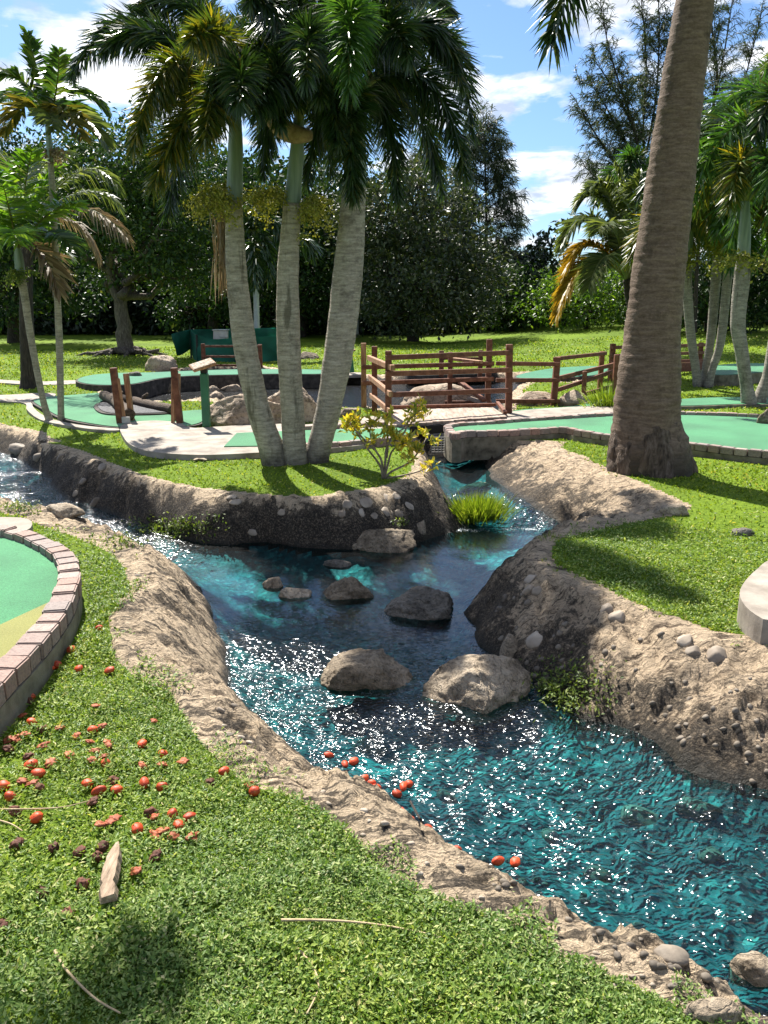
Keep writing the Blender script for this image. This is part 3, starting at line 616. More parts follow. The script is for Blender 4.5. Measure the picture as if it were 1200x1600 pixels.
# ------------------------------------------------------------------ paths and putting greens
def hit(px, py, far=60.0):
    d = ray(px, py); k = np.exp(np.linspace(math.log(1.0), math.log(far), 1500))
    P = np.array([0, 0, CAM_H])+k[:, None]*d; z = look(GZ, P[:, 0], P[:, 1])
    below = np.nonzero(P[:, 2] <= z)[0]
    if not len(below): return P[-1]
    q = P[below[0]].copy(); q[2] = z[below[0]]; return q
def outl(pts, z, n=6, step=.06):
    return resample(catmull([PZ(px, py, z)[:2] for px, py in pts], n, True), step, True)
def offset(P, d):                       # positive = outwards
    P = np.asarray(P)[:, :2]; T = np.roll(P, -1, 0)-np.roll(P, 1, 0); T /= np.linalg.norm(T, axis=1)[:, None]
    A = np.sum(P[:, 0]*np.roll(P[:, 1], -1)-np.roll(P[:, 0], -1)*P[:, 1])
    Nn = np.stack([T[:, 1], -T[:, 0]], 1)*(1 if A > 0 else -1); return P+Nn*d
def brick_mesh():
    bm = bmesh.new(); bmesh.ops.create_cube(bm, size=1.0)
    bmesh.ops.bevel(bm, geom=bm.edges[:], offset=.07, segments=2, affect='EDGES')
    me = bpy.data.meshes.new('brick'); bm.to_mesh(me); bm.free(); me.materials.append(M['brick'])
    return me
BRICK = brick_mesh()
def bricks(parent, path, z0, step, size, closed=False, keep=None):
    P = resample(path, step, closed); T = np.gradient(P, axis=0)
    for k in range(len(P)):
        if keep is not None and not keep(P[k]): continue
        a = math.atan2(T[k][1], T[k][0])+random.uniform(-.06, .06)
        sx = size[1]*random.uniform(.95, 1.05); sz = size[2]*random.uniform(.93, 1.07)
        link('brick', BRICK, parent, (P[k][0]+random.uniform(-.004, .004), P[k][1]+random.uniform(-.004, .004), z0+sz/2+.002),
             (random.uniform(-.03, .03), random.uniform(-.03, .03), a), (sx, size[0]*random.uniform(.96, 1.04), sz))
def visible(P):
    d = P[1]*cp+.35
    return P[1] > 0 and abs(P[0]/d*F) < 720
EXCL = []
def path_slab(pts, z, th, label, n=6):
    EXCL.append(offset(outl(pts, z, n, .15), .02)); o = link('footpath', slab_mesh('footpath', outl(pts, z, n), z, z-th, [M['concrete']])); return tag(o, label, kind='structure')
path_slab([(190, 664), (195, 686), (212, 699), (240, 706), (290, 710), (345, 710), (420, 706), (520, 700), (600, 690), (640, 676), (625, 655), (590, 650), (540, 655), (480, 663), (420, 662), (330, 667), (298, 668), (278, 660), (235, 657)], .055, .17, 'pale concrete path curving up to the footbridge')
path_slab([(782, 650), (800, 643), (870, 637), (960, 633), (1010, 636), (960, 648), (880, 654), (800, 662)], .06, .15, 'concrete path past the end of the footbridge')
path_slab([(-80, 615), (0, 617), (60, 614), (86, 615), (80, 622), (52, 630), (58, 642), (80, 654), (120, 663), (165, 668), (186, 666), (186, 672), (150, 671), (100, 664), (62, 655), (42, 640), (38, 630), (0, 627), (-80, 628)], .035, .1, 'narrow concrete path round the log green', 5)
path_slab([(-80, 588), (0, 593), (60, 596), (118, 594), (122, 599), (60, 601), (0, 598), (-80, 594)], .02, .06, 'thin concrete path before the far green')
path_slab([(500, 584), (520, 581), (562, 582), (570, 584), (562, 586), (510, 586)], .03, .06, 'short pale path beside the far sign post', 4)
path_slab([(1157, 934), (1160, 914), (1182, 890), (1212, 872), (1300, 862), (1330, 955), (1215, 970), (1176, 957)], .13, .3, 'grey concrete path corner on the grass', 8)
path_slab([(-150, 815), (-60, 809), (20, 808), (46, 812), (50, 820), (40, 829), (0, 836), (-100, 842)], .16, .3, 'concrete slab corner behind the round green')

def green(label, pts, z, th, turf, kerb_mat, brick=None, n=6, inner=0.0, keepb=None, name='putting_green'):
    O = outl(pts, z, n); c = O.mean(0); EXCL.append(offset(outl(pts, z, n, .15), .08))
    t = thing(name, label, 'putting green', (c[0], c[1], z-th))
    kz = z-.006 if not brick else z-brick[2]-.004
    link('kerb', slab_mesh('kerb', offset(O, .04 if not brick else brick[0]*.5), kz, z-th, [M[kerb_mat]]), t)
    tz = z+.004 if not brick else z-brick[2]*.55
    link('turf', slab_mesh('turf', offset(O, -.005 if not brick else -brick[0]*.25), tz, kz+.001, [turf]), t)
    if brick: bricks(t, np.vstack([O, O[:1]]), kz+.001, brick[3], brick, keep=keepb or visible)
    return t, O, tz
near_pts = [(6, 824), (46, 835), (78, 850), (96, 863), (106, 880), (107, 900), (101, 923), (91, 944), (73, 970), (51, 996), (20, 1028), (-15, 1062), (-80, 1118), (-200, 1150), (-360, 1080), (-420, 960), (-330, 860), (-180, 825), (-80, 818)]
tn, On, tz = green('round bright green with paver brick rim beside the foreground lawn', near_pts, .20, .27, M['turf'], 'kerb', (.112, .118, .085, .124), keepb=lambda P: P[0] > -2.6 and P[1] < 6)
tan = [p for p in offset(On, -.03)]
la, lb = PZ(-60, 1000, tz)[:2], PZ(84, 934, tz)[:2]
dv = lb-la; side_ = [dv[0]*(p[1]-la[1])-dv[1]*(p[0]-la[0]) for p in tan]
tp = [p for p, s in zip(tan, side_) if s < 0]
o = link('fringe', slab_mesh('fringe', resample(tp, .05, True), tz+.005, tz+.001, [M['turf_tan']]), tn); o['label'] = 'tan fringe carpet'

rp = [(711, 676), (725, 673), (763, 672), (820, 670), (878, 667), (909, 672), (959, 679), (1015, 684), (1073, 690), (1137, 698), (1200, 704), (1300, 712), (1400, 700), (1340, 662), (1260, 652), (1194, 648), (1137, 645), (1067, 643), (1010, 643), (969, 644), (883, 649), (820, 653), (770, 657), (720, 660), (700, 664)]
tr_, Or, trz = green('long bright green with brick rim behind the big palm trunk', rp, .14, .36, M['turf'], 'kerb', (.10, .130, .075, .139), n=5)
path_o = resample([PZ(a, b, .06)[:2] for a, b in [(350, 698), (370, 677), (470, 673), (600, 670), (640, 668), (640, 684), (600, 689), (480, 696)]], .1, True)
tm = thing('putting_green', 'narrow green strip laid in the concrete path behind the three palms', 'putting green', (path_o.mean(0)[0], path_o.mean(0)[1], .05))
link('turf', slab_mesh('turf', path_o, .066, .052, [M['turf']]), tm)
fe = np.array([PZ(px, py, .06)[:2] for px, py in [(478, 699), (520, 697), (560, 693), (600, 690), (640, 685)]]); bricks(tm, catmull(fe, 5), .0, .155, (.10, .15, .10))
be = np.array([PZ(px, py, .06)[:2] for px, py in [(480, 671), (520, 669), (560, 667), (598, 665)]]); bricks(tm, catmull(be, 5), .056, .165, (.09, .16, .05))
green('light green winding past the fallen logs beside the pond', [(52, 626), (77, 620), (103, 618), (160, 614), (175, 618), (152, 632), (158, 640), (207, 645), (277, 643), (317, 641), (319, 655), (300, 664), (240, 669), (187, 667), (150, 663), (100, 653), (73, 640)], .05, .14, M['turf'], 'darkkerb', None, 5)
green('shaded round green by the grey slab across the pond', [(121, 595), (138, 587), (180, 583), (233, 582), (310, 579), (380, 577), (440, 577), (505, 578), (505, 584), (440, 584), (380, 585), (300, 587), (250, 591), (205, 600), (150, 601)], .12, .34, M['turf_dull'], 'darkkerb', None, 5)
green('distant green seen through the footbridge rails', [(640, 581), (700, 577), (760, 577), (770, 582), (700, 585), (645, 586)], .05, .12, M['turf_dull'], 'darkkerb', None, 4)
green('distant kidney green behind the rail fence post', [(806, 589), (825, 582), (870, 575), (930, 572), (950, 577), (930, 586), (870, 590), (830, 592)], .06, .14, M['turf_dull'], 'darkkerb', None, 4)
green('far green with brick rim beyond the slanting palm trunks', [(1100, 579), (1118, 571), (1160, 568), (1210, 568), (1280, 570), (1280, 579), (1200, 581), (1125, 586)], .22, .3, M['turf'], 'kerb', None, 5)
green('thin green strip behind the long brick rimmed green', [(1040, 629), (1060, 624), (1120, 621), (1180, 621), (1260, 624), (1260, 632), (1170, 631), (1060, 634)], .06, .14, M['turf'], 'kerb', None, 4)
green('low green below the brown rail fence', [(800, 643), (830, 639), (900, 634), (960, 618), (990, 606), (1010, 610), (990, 625), (940, 640), (870, 645), (820, 648)], .05, .12, M['turf'], 'darkkerb', None, 5)

# ------------------------------------------------------------------ footbridge and rail fences
def timber(name, parent, a, b, w=.045, h=.07, mat='wood', up=(0, 0, 1)):
    return link(name, beam_mesh(name, PY(*a), PY(*b), w, h, M[mat], up), parent)
def post(parent, px, ytop, Y, w=.09, zb=-.1, mat='wood', lean=0.0, name='post'):
    t = PY(px, ytop, Y); b = np.array([t[0]+lean, t[1], zb])
    return link(name, beam_mesh(name, b, t, w, w, M[mat], (0, 1, 0)), parent)
c = PZ(690, 650, 0)
fb = thing('footbridge', 'brown timber footbridge with plank deck and rail sides beside the yellow shrub', 'footbridge', (c[0], c[1], -.1))
YB, YC, YF = 10.9, 11.95, 13.2
post(fb, 607, 548, YB, .088, -.3); post(fb, 796, 538, YC, .095, -.1, lean=.03)
for ya, yb in ((559, 551), (584, 578), (617, 610)): timber('rail', fb, (603, ya, YB-.065), (798, yb, YC-.065), .045, .068)
post(fb, 568, 536, YF, .085, -.2, mat='wood_worn'); post(fb, 704, 550, YF, .075, -.2); post(fb, 765, 530, YF, .09, -.2)
for ya, yb in ((574, 568), (599, 592)): timber('rail', fb, (565, ya, YF-.065), (772, yb, YF-.065), .045, .07)
timber('rail', fb, (695, 629, YF+.06), (768, 629, YF+.06), .045, .06)
post(fb, 585, 541, 12.3, .085, -.2)
for a, b in (((576, 559), (614, 575)), ((578, 589), (611, 616)), ((580, 618), (611, 643))): timber('rail', fb, (a[0], a[1], 12.45), (b[0], b[1], 10.65), .055, .075, 'wood_worn')
A, B, Dd, E = PZ(608, 664, .1), PZ(792, 650, .1), PZ(770, 636, .1), PZ(600, 640, .1)
npl = 17
for k in range(npl):
    s0, s1 = (k+.03)/npl, (k+.97)/npl; m0 = (s0+s1)/2
    p, q = A+(B-A)*m0, E+(Dd-E)*m0; w = np.linalg.norm(B-A)*(s1-s0)
    link('plank', beam_mesh('plank', p+[0, 0, -.02+random.uniform(-.004, .004)], q+[0, 0, -.02+random.uniform(-.004, .004)], w, .038, M['deck'], bevel=.004), fb)
link('side_beam', beam_mesh('side_beam', A+[-.1, -.03, -.10], B+[.05, -.03, -.10], .05, .12, M['blackmetal']), fb)
link('toe_board', beam_mesh('toe_board', E+[.1, .05, .03], Dd+[.05, .05, .03], .05, .05, M['wood']), fb)
link('toe_board', beam_mesh('toe_board', Dd+[.08, .05, .06], PZ(790, 645, .12), .05, .05, M['wood']), fb)

rf = thing('rail_fence', 'brown post and rail fence joining the footbridge to the ramp', 'fence', (PY(871, 600, 13.4)[0], 13.4, 0))
post(rf, 871, 558, 13.4, .10, -.15, lean=-.03); post(rf, 941, 549, 16.0, .09, -.15)
for a, b in (((775, 568, 13.25), (875, 569, 13.3)), ((775, 594, 13.25), (875, 594, 13.3)), ((775, 627, 13.3), (875, 627, 13.3)), ((866, 561, 13.35), (947, 552, 15.95))): timber('rail', rf, a, b, .045, .066)
rr_ = thing('ramp_railing', 'slanting brown ramp railing behind the tall grass clump', 'railing', (PY(964, 600, 14.6)[0], 14.6, 0))
post(rr_, 964, 554, 14.6, .085, -.1); post(rr_, 914, 580, 14.0, .07, -.1)
for a, b in (((872, 591, 13.5), (986, 563, 15.6)), ((872, 609, 13.5), (975, 575, 15.3)), ((905, 618, 14.0), (1000, 592, 15.8))): timber('rail', rr_, a, b, .045, .07)
fr = thing('rail_fence', 'far brown three rail fence crossing behind the big palm', 'fence', (PY(958, 590, 18)[0], 18, 0))
post(fr, 958, 537, 18.0, .11, -.1); post(fr, 1030, 538, 19.5, .1, -.1); post(fr, 1096, 535, 21.0, .1, -.1)
for ya, yb in ((543, 539), (556, 551), (567, 563)): timber('rail', fr, (955, ya, 17.9), (1103, yb, 21.0), .05, .075)
timber('fascia', fr, (1000, 577, 18.6), (1103, 572, 20.8), .06, .22)
ff = thing('rail_fence', 'distant low brown posts behind the footbridge', 'fence', (PY(690, 590, 19)[0], 19, 0))
post(ff, 690, 548, 19, .11, 0); post(ff, 751, 547, 19, .10, 0); timber('rail', ff, (686, 560, 18.95), (755, 560, 18.95), .04, .06)
for (a, b, lab, mt) in (((719, 597, 13.5), (757, 626, 12.9), 'brown loose board leaning inside the footbridge', 'wood'), ((709, 561, 13.6), (752, 566, 13.05), 'pale loose rail resting on the footbridge side', 'wood_worn'), ((733, 622, 13.3), (758, 631, 12.9), 'short pale board end lying on the bridge edge', 'deck')):
    tag(link('loose_board', beam_mesh('loose_board', PY(*a), PY(*b), .09, .05, M[mt])), lab, 'board')
for (px, lab) in ((187, 'left worn brown post pair at the path end'), (280, 'right worn brown post pair at the path end')):
    Y = 10.95; g = thing('rail_post', lab, 'post', (PY(px, 668, Y)[0], Y, 0), 'worn posts at the path end')
    x0 = PY(px, 668, Y)[0]; s = 1 if px < 230 else -1
    link('post', beam_mesh('post', (x0+.02, Y, -.05), (x0-.02, Y, .80), .085, .085, M['wood'], (0, 1, 0)), g)
    link('post', beam_mesh('post', (x0+s*.10, Y+.25, -.05), (x0+s*.05, Y+.3, .70), .07, .07, M['wood_worn'], (0, 1, 0)), g)
    link('plank', beam_mesh('plank', (x0+s*.085, Y-.01, -.03), (x0+s*.035, Y-.02, .66), .05, .03, M['wood_worn'], (0, 1, 0)), g)
    link('rail', beam_mesh('rail', (x0+s*.06, Y-.04, .42), (x0+s*.02-.06, Y+.3, .42), .03, .08, M['wood_worn']), g)
    if px < 230: link('metal_plate', beam_mesh('metal_plate', (x0+.06, Y-.06, .10), (x0+.17, Y-.06, .10), .03, .09, M['grate']), g)

# ------------------------------------------------------------------ signs, grate, enclosure, posts
def sign(label, px, ybase, ytop, w, board, face=True, tilt=.5):
    b = PZ(px+3, ybase, .05); Y = b[1]; t = PY(px-1, ytop, Y)
    s = thing('sign_post', label, 'sign post', b)
    link('post', beam_mesh('post', b, t, w, w, M['greenpaint'], (0, 1, 0), .012), s)
    link('bracket', beam_mesh('bracket', t, t+[0, 0, board*.22], w*.85, w*.85, M['blackmetal'], (0, 1, 0)), s)
    cc = t+[-.01, -.02, board*.34]; dx = np.array([.86, .38, tilt*.55]); dx /= np.linalg.norm(dx)
    bd = link('board', beam_mesh('board', cc-dx*board/2, cc+dx*board/2, board*.85, .035, M['wood_worn'], (-.25, -.35, 1)), s)
    if face: link('face', beam_mesh('face', cc-dx*board*.46+[-.004, -.006, .02], cc+dx*board*.46+[-.004, -.006, .02], board*.76, .004, M['signface'], (-.25, -.35, 1), 0), bd)
    if face:
        f0 = cc+np.array([-.004, -.006, .0225]); sd = np.cross(dx, (-.25, -.35, 1)); sd /= np.linalg.norm(sd)
        upv = np.cross(sd, dx)
        mb = MB()
        for r in range(4):
            for k in range(7):
                if random.random() < .25: continue
                p = f0+dx*board*(-.38+.125*k)+sd*board*(-.26+.16*r); l = board*random.uniform(.05, .1)
                mb.add(beam(p-dx*l/2, p+dx*l/2, board*.06, .003, upv), BOXF)
        link('lettering', mb.build('lettering', M['blackmetal']), bd)
    return s
sign('green tee sign post with tilted brown board before the pale boulder', 320, 667, 583, .10, .31)
sign('small distant green sign post with dark top behind the third palm', 547, 582, 552, .12, .26, False, .1)
# plastic crate grating set in the culvert beneath the footbridge
gt = thing('culvert_grate', 'pale wire grating hanging over the culvert opening', 'grate', PZ(705, 705, -.15))
YG = 9.86
x0, x1 = PY(674, 690, YG)[0], PY(737, 690, YG)[0]; za, zb = PY(700, 706, YG)[2], PY(700, 683, YG)[2]
for k in range(13): link('vertical_bar', beam_mesh('vertical_bar', (x0+(x1-x0)*k/12, YG, za), (x0+(x1-x0)*k/12, YG, zb), .008, .008, M['grate'], (0, 1, 0), 0), gt)
for k in range(7): link('horizontal_bar', beam_mesh('horizontal_bar', (x0, YG-.009, za+(zb-za)*k/6), (x1, YG-.009, za+(zb-za)*k/6), .008, .009, M['grate'], (0, 0, 1), 0), gt)
# windscreen enclosure
YE = 24.0
en = thing('windscreen_enclosure', 'green mesh windscreen enclosure on the lawn before the dark trees', 'enclosure', (PY(370, 566, YE)[0], YE, 0))
def cloth(parent, pts_top, pts_bot, Ys, name='mesh_panel', wob=.10):
    n, mrow = 26, 9; a = catmull([PY(p[0], p[1], y) for p, y in zip(pts_top, Ys)], 10); b = catmull([PY(p[0], p[1], y) for p, y in zip(pts_bot, Ys)], 10)
    a = resample(a, np.linalg.norm(np.diff(a, axis=0), axis=1).sum()/n); b = resample(b, np.linalg.norm(np.diff(b, axis=0), axis=1).sum()/n)
    n = min(len(a), len(b)); a, b = a[:n], b[:n]
    t = np.linspace(0, 1, mrow)[:, None, None]; V = a[None]*(1-t)+b[None]*t
    V[..., 1] += wob*fbm(V[..., 0]*2.2+V[..., 2], V[..., 2]*1.5, seed=55, oct=3)
    i = np.arange(mrow-1)[:, None]*n; j = np.arange(n-1)[None]
    Q = np.stack([i+j, i+j+1, i+n+j+1, i+n+j], -1).reshape(-1, 4); V = V.reshape(-1, 3); k = len(V)
    V2 = V+[0, .012, 0]
    return link(name, np_mesh(name, np.vstack([V, V2]), np.vstack([Q, Q[:, ::-1]+k]), None, [M['screen']], smooth=True), parent)
cloth(en, [(307, 523), (330, 530), (367, 528), (437, 525)], [(309, 567), (330, 567), (370, 566), (437, 564)], [YE]*4)
cloth(en, [(306, 524), (300, 519), (297, 515)], [(308, 566), (302, 560), (298, 552)], [YE, YE+.8, YE+1.6])
cloth(en, [(268, 522), (282, 518), (297, 515)], [(276, 556), (284, 554), (296, 546)], [YE+.6, YE+1.1, YE+1.6])
cloth(en, [(297, 515), (350, 514), (433, 512)], [(298, 550), (350, 550), (433, 550)], [YE+1.6, YE+1.8, YE+1.8])
for px, Y in ((307, YE), (367, YE), (437, YE), (297, YE+1.6), (434, YE+1.8)):
    link('pole', beam_mesh('pole', (PY(px, 540, Y)[0], Y+.05, 0), PY(px, 513 if Y > YE+1 else 523, Y+.05), .05, .05, M['blackmetal'], (0, 1, 0)), en)
bx = thing('electrical_cabinet', 'beige electrical cabinet inside the green windscreen', 'cabinet', (PY(345, 550, YE+.9)[0], YE+.9, 0))
link('body', beam_mesh('body', PY(345, 560, YE+.9), PY(345, 516, YE+.9), .4, .3, M['box'], (0, 1, 0)), bx)
link('door', beam_mesh('door', PY(349, 527, YE+.74), PY(349, 518, YE+.74), .25, .02, M['box'], (0, 1, 0)), bx)
link('cap', beam_mesh('cap', PY(333, 515.5, YE+.9), PY(357, 515.5, YE+.9), .36, .03, M['grate']), bx)
bf = thing('rail_fence', 'brown rail fence standing before the green windscreen', 'fence', (PY(360, 570, 22)[0], 22, 0))
post(bf, 317, 537, 22, .1, 0); post(bf, 406, 538, 22, .1, 0)
for ya in (541, 557, 571): timber('rail', bf, (315, ya, 21.95), (408, ya, 21.95), .04, .06)
pl = thing('utility_post', 'pale grey post standing before the trees behind the third palm', 'post', PZ(557, 530, 0))
link('shaft', beam_mesh('shaft', PZ(557, 531, 0), PY(557, 440, PZ(557, 531, 0)[1]), .2, .2, M['pole'], (0, 1, 0)), pl)
link('footing', beam_mesh('footing', PZ(555, 531, 0)+[-.25, -.1, .1], PZ(555, 531, 0)+[.25, -.1, .1], .4, .3, M['kerb']), pl)
# chain link fence in front of the trees
cf = thing('chain_link_fence', 'dark chain link fence along the tree line', 'fence', (8, 43, .5))
fp = []
for px in (600, 650, 700, 760, 820, 884, 930, 971, 1060, 1120, 1180):
    Y = 43-4*sstep(800, 1000, px); x = PY(px, 500, float(Y))[0]; zg = ground(x, float(Y)); fp.append((x, float(Y), zg+1.5))
    link('fence_pole', beam_mesh('fence_pole', (x, float(Y), zg-.2), (x, float(Y), zg+1.55), .07, .07, M['blackmetal'], (0, 1, 0), 0), cf)
for a, b in zip(fp[:-1], fp[1:]):
    link('top_rail', beam_mesh('top_rail', a, b, .04, .04, M['wire'], bevel=0), cf)
    mb = MB(); a_, b_ = np.array(a), np.array(b); L = np.linalg.norm(b_-a_); nn = int(L/.22)
    for k in range(nn):
        for dz in (-1.5, 1.5):
            p = a_+(b_-a_)*k/nn; q = a_+(b_-a_)*min(1.0, (k+1.5/.22)/nn)
            if dz < 0: mb.add(beam(p, q-[0, 0, 1.5], .008, .008, (0, 1, 0)), BOXF)
            else: mb.add(beam(p-[0, 0, 1.5], q, .008, .008, (0, 1, 0)), BOXF)
    link('wire_mesh', mb.build('wire_mesh', M['wire']), cf)
# ------------------------------------------------------------------ boulders, stones, logs
def ico(sub):
    bm = bmesh.new(); bmesh.ops.create_icosphere(bm, subdivisions=sub, radius=1.0)
    V = np.array([v.co[:] for v in bm.verts]); Fc = np.array([[v.index for v in f.verts] for f in bm.faces]); bm.free(); return V, Fc
ICO = {s: ico(s) for s in (2, 3, 4, 5)}
def rock_shape(sub, seed, cuts=7, rough=.2, fine=.055, floor=-.35):
    V, Fc = ICO[sub]; r = np.random.default_rng(seed); o = r.uniform(-50, 50, 3)
    P = V*(1+rough*fbm(V[:, 0]*1.3+o[0], V[:, 1]*1.3+o[1], V[:, 2]*1.3+o[2], oct=3, seed=seed % 97))[:, None]
    for k in range(cuts):
        n = r.normal(size=3); n[2] = abs(n[2])*.8; n /= np.linalg.norm(n); c = r.uniform(.55, .85)
        d = P@n; P = P-np.where(d > c, (d-c)*.85, 0)[:, None]*n
    P = P+V*(fine*(fbm(V[:, 0]*5+o[0], V[:, 1]*5, V[:, 2]*5, oct=5, seed=seed % 89, rough=.62)))[:, None]
    P[:, 2] = np.where(P[:, 2] < floor, floor+(P[:, 2]-floor)*.15, P[:, 2])
    P -= (P.max(0)+P.min(0))/2; P /= (P.max(0)-P.min(0))/2
    return P, Fc
def boulder(label, px, yb, w, h, mat, seed, zb=None, sub=3, depth=.8, name='boulder', cat='boulder', group=None, cuts=7, rot=None, sink=.12, rough=.2):
    p = hit(px, yb) if zb is None else PZ(px, yb, zb)
    m = pxm(p[1], p[2]); Wd = w*m; D = Wd*depth; al = math.atan2(CAM_H-p[2], p[1])
    H = max((h*m-D*math.sin(al)*.75)/math.cos(al), .28*Wd)
    P, Fc = rock_shape(sub, seed, cuts, rough, floor=-.5)
    V = P*[Wd/2, D/2, H*(.5+sink)]
    V += [p[0], p[1]+D*.48, p[2]+H*(.5-sink)]
    o = link(name, np_mesh(name, V, None, Fc, [mat], smooth=True)); return tag(o, label, cat, group)
R_, RW, RD, RP = M['rock'], M['rock_wet'], M['rock_dark'], M['rock_pale']
g = 'boulders standing in the stream'
boulder('low brown boulder at the foot of the dark far bank', 591, 868, 122, 46, RW, 11, -.42, 5, .6, group=g)
boulder('small rounded brown boulder between the pebble pair and the grey boulder', 540, 942, 88, 46, RW, 12, -.42, 5, .7, group=g)
boulder('dark grey boulder in the middle of the reflecting pool', 652, 974, 126, 66, RD, 23, -.42, 5, .7, group=g)
boulder('broad flat topped brown boulder left of the largest pale boulder', 577, 1084, 166, 70, RW, 14, -.42, 5, .62, group=g, cuts=10)
boulder('largest pale tan boulder against the right bank', 752, 1122, 190, 112, RP, 35, -.42, 5, .72, group=g, cuts=11)
boulder('small tan stone beside the flat pebble in the pool', 425, 922, 34, 24, RP, 16, -.41, 4, .8, group=g)
boulder('flat oval tan stone in the pool', 459, 938, 54, 18, RP, 17, -.41, 4, .6, group=g)
boulder('flat dark stone just above the pool surface', 526, 889, 46, 11, RD, 18, -.41, 3, .5, group=g)
boulder('flat pinkish rock in the side stream', 90, 810, 66, 26, RP, 19, None, 4, .8, group=g)
boulder('flat pale rock at the left end of the side stream', 12, 772, 60, 20, RP, 20, None, 4, .6, group=g)
boulder('dark stone at the tip of the far bank', 734, 826, 26, 12, RD, 21, None, 3, .8, group=g)
boulder('round grey stone beside the low brown boulder', 657, 838, 18, 22, RP, 22, None, 3, .8, group=g)
boulder('brown rock behind the bright grass tuft', 748, 777, 70, 26, RW, 24, None, 4, .6, group=g)
boulder('square pale stone in the water at the lower right corner', 1186, 1548, 66, 56, RP, 25, -.42, 4, .8, group=g)
boulder('long pale stone on the lower right bank', 1120, 1606, 92, 40, RP, 26, None, 4, .45, group=g)
boulder('grey stone wedged above the largest pale boulder', 801, 1030, 38, 40, RP, 27, None, 4, .8, group=g)
g2 = 'boulders around the pond'
boulder('big cracked tan boulder behind the green sign post', 378, 668, 128, 58, R_, 41, .02, 5, .7, group=g2, cuts=9)
boulder('upright cracked tan boulder behind the second palm trunk', 458, 663, 96, 68, R_, 42, .0, 5, .7, group=g2)
boulder('small brown boulder beside the third palm trunk', 546, 653, 36, 17, RW, 43, 0, 4, group=g2)
boulder('tan boulder behind the footbridge rails', 690, 641, 130, 46, R_, 44, -.1, 4, .7, group=g2)
boulder('low tan boulder under the rail fence', 838, 637, 84, 26, R_, 45, -.03, 4, .7, group=g2)
boulder('dark streaked tan boulder right of the fence post', 905, 636, 60, 29, R_, 46, 0, 4, .8, group=g2)
boulder('flat tan pond stone nearest the big boulder', 337, 628, 30, 18, R_, 47, -.22, 4, group=g2)
boulder('wide flat stone at the back of the pond', 361, 613, 36, 14, R_, 48, -.22, 4, group=g2)
boulder('little stone in the pond right of the sign post', 333, 613, 20, 11, R_, 49, -.22, 3, group=g2)
boulder('dark pointed stone left of the sign post in the pond', 298, 606, 20, 14, RD, 50, -.22, 3, group=g2)
boulder('small brown stone by the right worn post', 262, 615, 22, 18, RW, 51, -.22, 3, group=g2)
boulder('tan humped boulder on the lawn left of the windscreen', 247, 581, 54, 27, R_, 52, 0, 4, group=g2)
boulder('grey slab lying on the far round green', 209, 588, 22, 8, RD, 53, .12, 3, group=g2)
boulder('brown boulder on the sunny lawn behind the palms', 481, 561, 38, 12, RW, 54, 0, 4, group=g2)
boulder('dark boulder at the right edge of the long green', 1200, 662, 28, 26, RW, 55, .1, 4, group=g2)
boulder('small pale rock at the right edge of the lawn', 1198, 722, 26, 18, RP, 56, 0, 4, group=g2)
boulder('flat pale rock at the grass corner of the right bank', 1050, 806, 60, 14, RP, 57, None, 4, .5, group=g2)
boulder('flat brown stone on the shaded grass of the right bank', 1165, 838, 40, 8, RD, 58, None, 3, .5, group=g2)
# smooth stones set in the banks, one object each
def stones(lst, mat, labels, group, zup=.2, sub=3, stuff=None):
    VV = []; FF = []; n0 = 0
    for k, (px, py, w, h) in enumerate(lst):
        p = hit(px, py+h*.4); m = pxm(p[1], p[2]); P, Fc = rock_shape(sub, 300+k*7+int(px), 5, .18, .02, -.8)
        e = .05; n = np.array([-(ground(p[0]+e, p[1])-ground(p[0]-e, p[1])), -(ground(p[0], p[1]+e)-ground(p[0], p[1]-e)), 2*e]); n /= np.linalg.norm(n)
        q = Vector((0, 0, 1)).rotation_difference(Vector(n)).to_matrix(); az = random.uniform(-.5, .5)
        V = P*[w*m/2, w*m/2*max(.55, min(1.0, h/w*1.2)), w*m*zup]; V = V@np.array(Matrix.Rotation(az, 3, 'Z')).T@np.array(q).T+p+n*w*m*zup*.15
        if stuff: VV.append(V); FF.append(Fc+n0); n0 += len(V); continue
        lab = labels[k]
        tag(link('stone', np_mesh('stone', V, None, Fc, [mat], smooth=True)), lab, 'stone', group)
    if stuff: tag(link(stuff, np_mesh(stuff, np.vstack(VV), None, np.vstack(FF), [mat], smooth=True)), labels, kind='stuff')
ORD0 = ['first', 'second', 'third', 'fourth', 'fifth', 'sixth', 'seventh', 'eighth', 'ninth', 'tenth', 'eleventh', 'twelfth', 'thirteenth', 'fourteenth', 'fifteenth']
def ranked(lst, what): return sorted(lst), ['%s, %s from left' % (what, ORD0[k]) for k in range(len(lst))]
stones([(838, 916, 20, 24), (825, 918, 24, 12), (829, 902, 22, 14), (946, 943, 24, 24), (964, 957, 30, 20), (1069, 996, 26, 22), (1083, 1012, 26, 20), (1119, 1015, 36, 26), (837, 995, 34, 26)], M['pebble'],
       ['pale angular stone topping the trio on the right bank', 'slanting thin pale stone of the trio on the right bank', 'back pale stone of the trio on the right bank', 'pale wedge stone on the right bank lip', 'oval pale stone beside the wedge stone', 'left rounded stone of three below the concrete corner', 'middle rounded stone of three below the concrete corner', 'right large rounded stone of three below the concrete corner', 'smooth tan stone above the largest pale boulder'], 'pale stones on the right bank', .25)
fs = [(572, 781, 22, 16), (604, 774, 20, 14), (619, 774, 14, 12), (565, 798, 16, 12), (606, 797, 22, 14), (624, 798, 16, 12), (543, 785, 16, 12), (585, 806, 12, 9), (640, 787, 18, 12), (535, 800, 14, 10), (395, 838, 16, 9), (440, 812, 14, 9), (368, 788, 20, 8), (362, 776, 18, 8)]
fs, fl_ = ranked(fs, 'rounded stone set in the far bank')
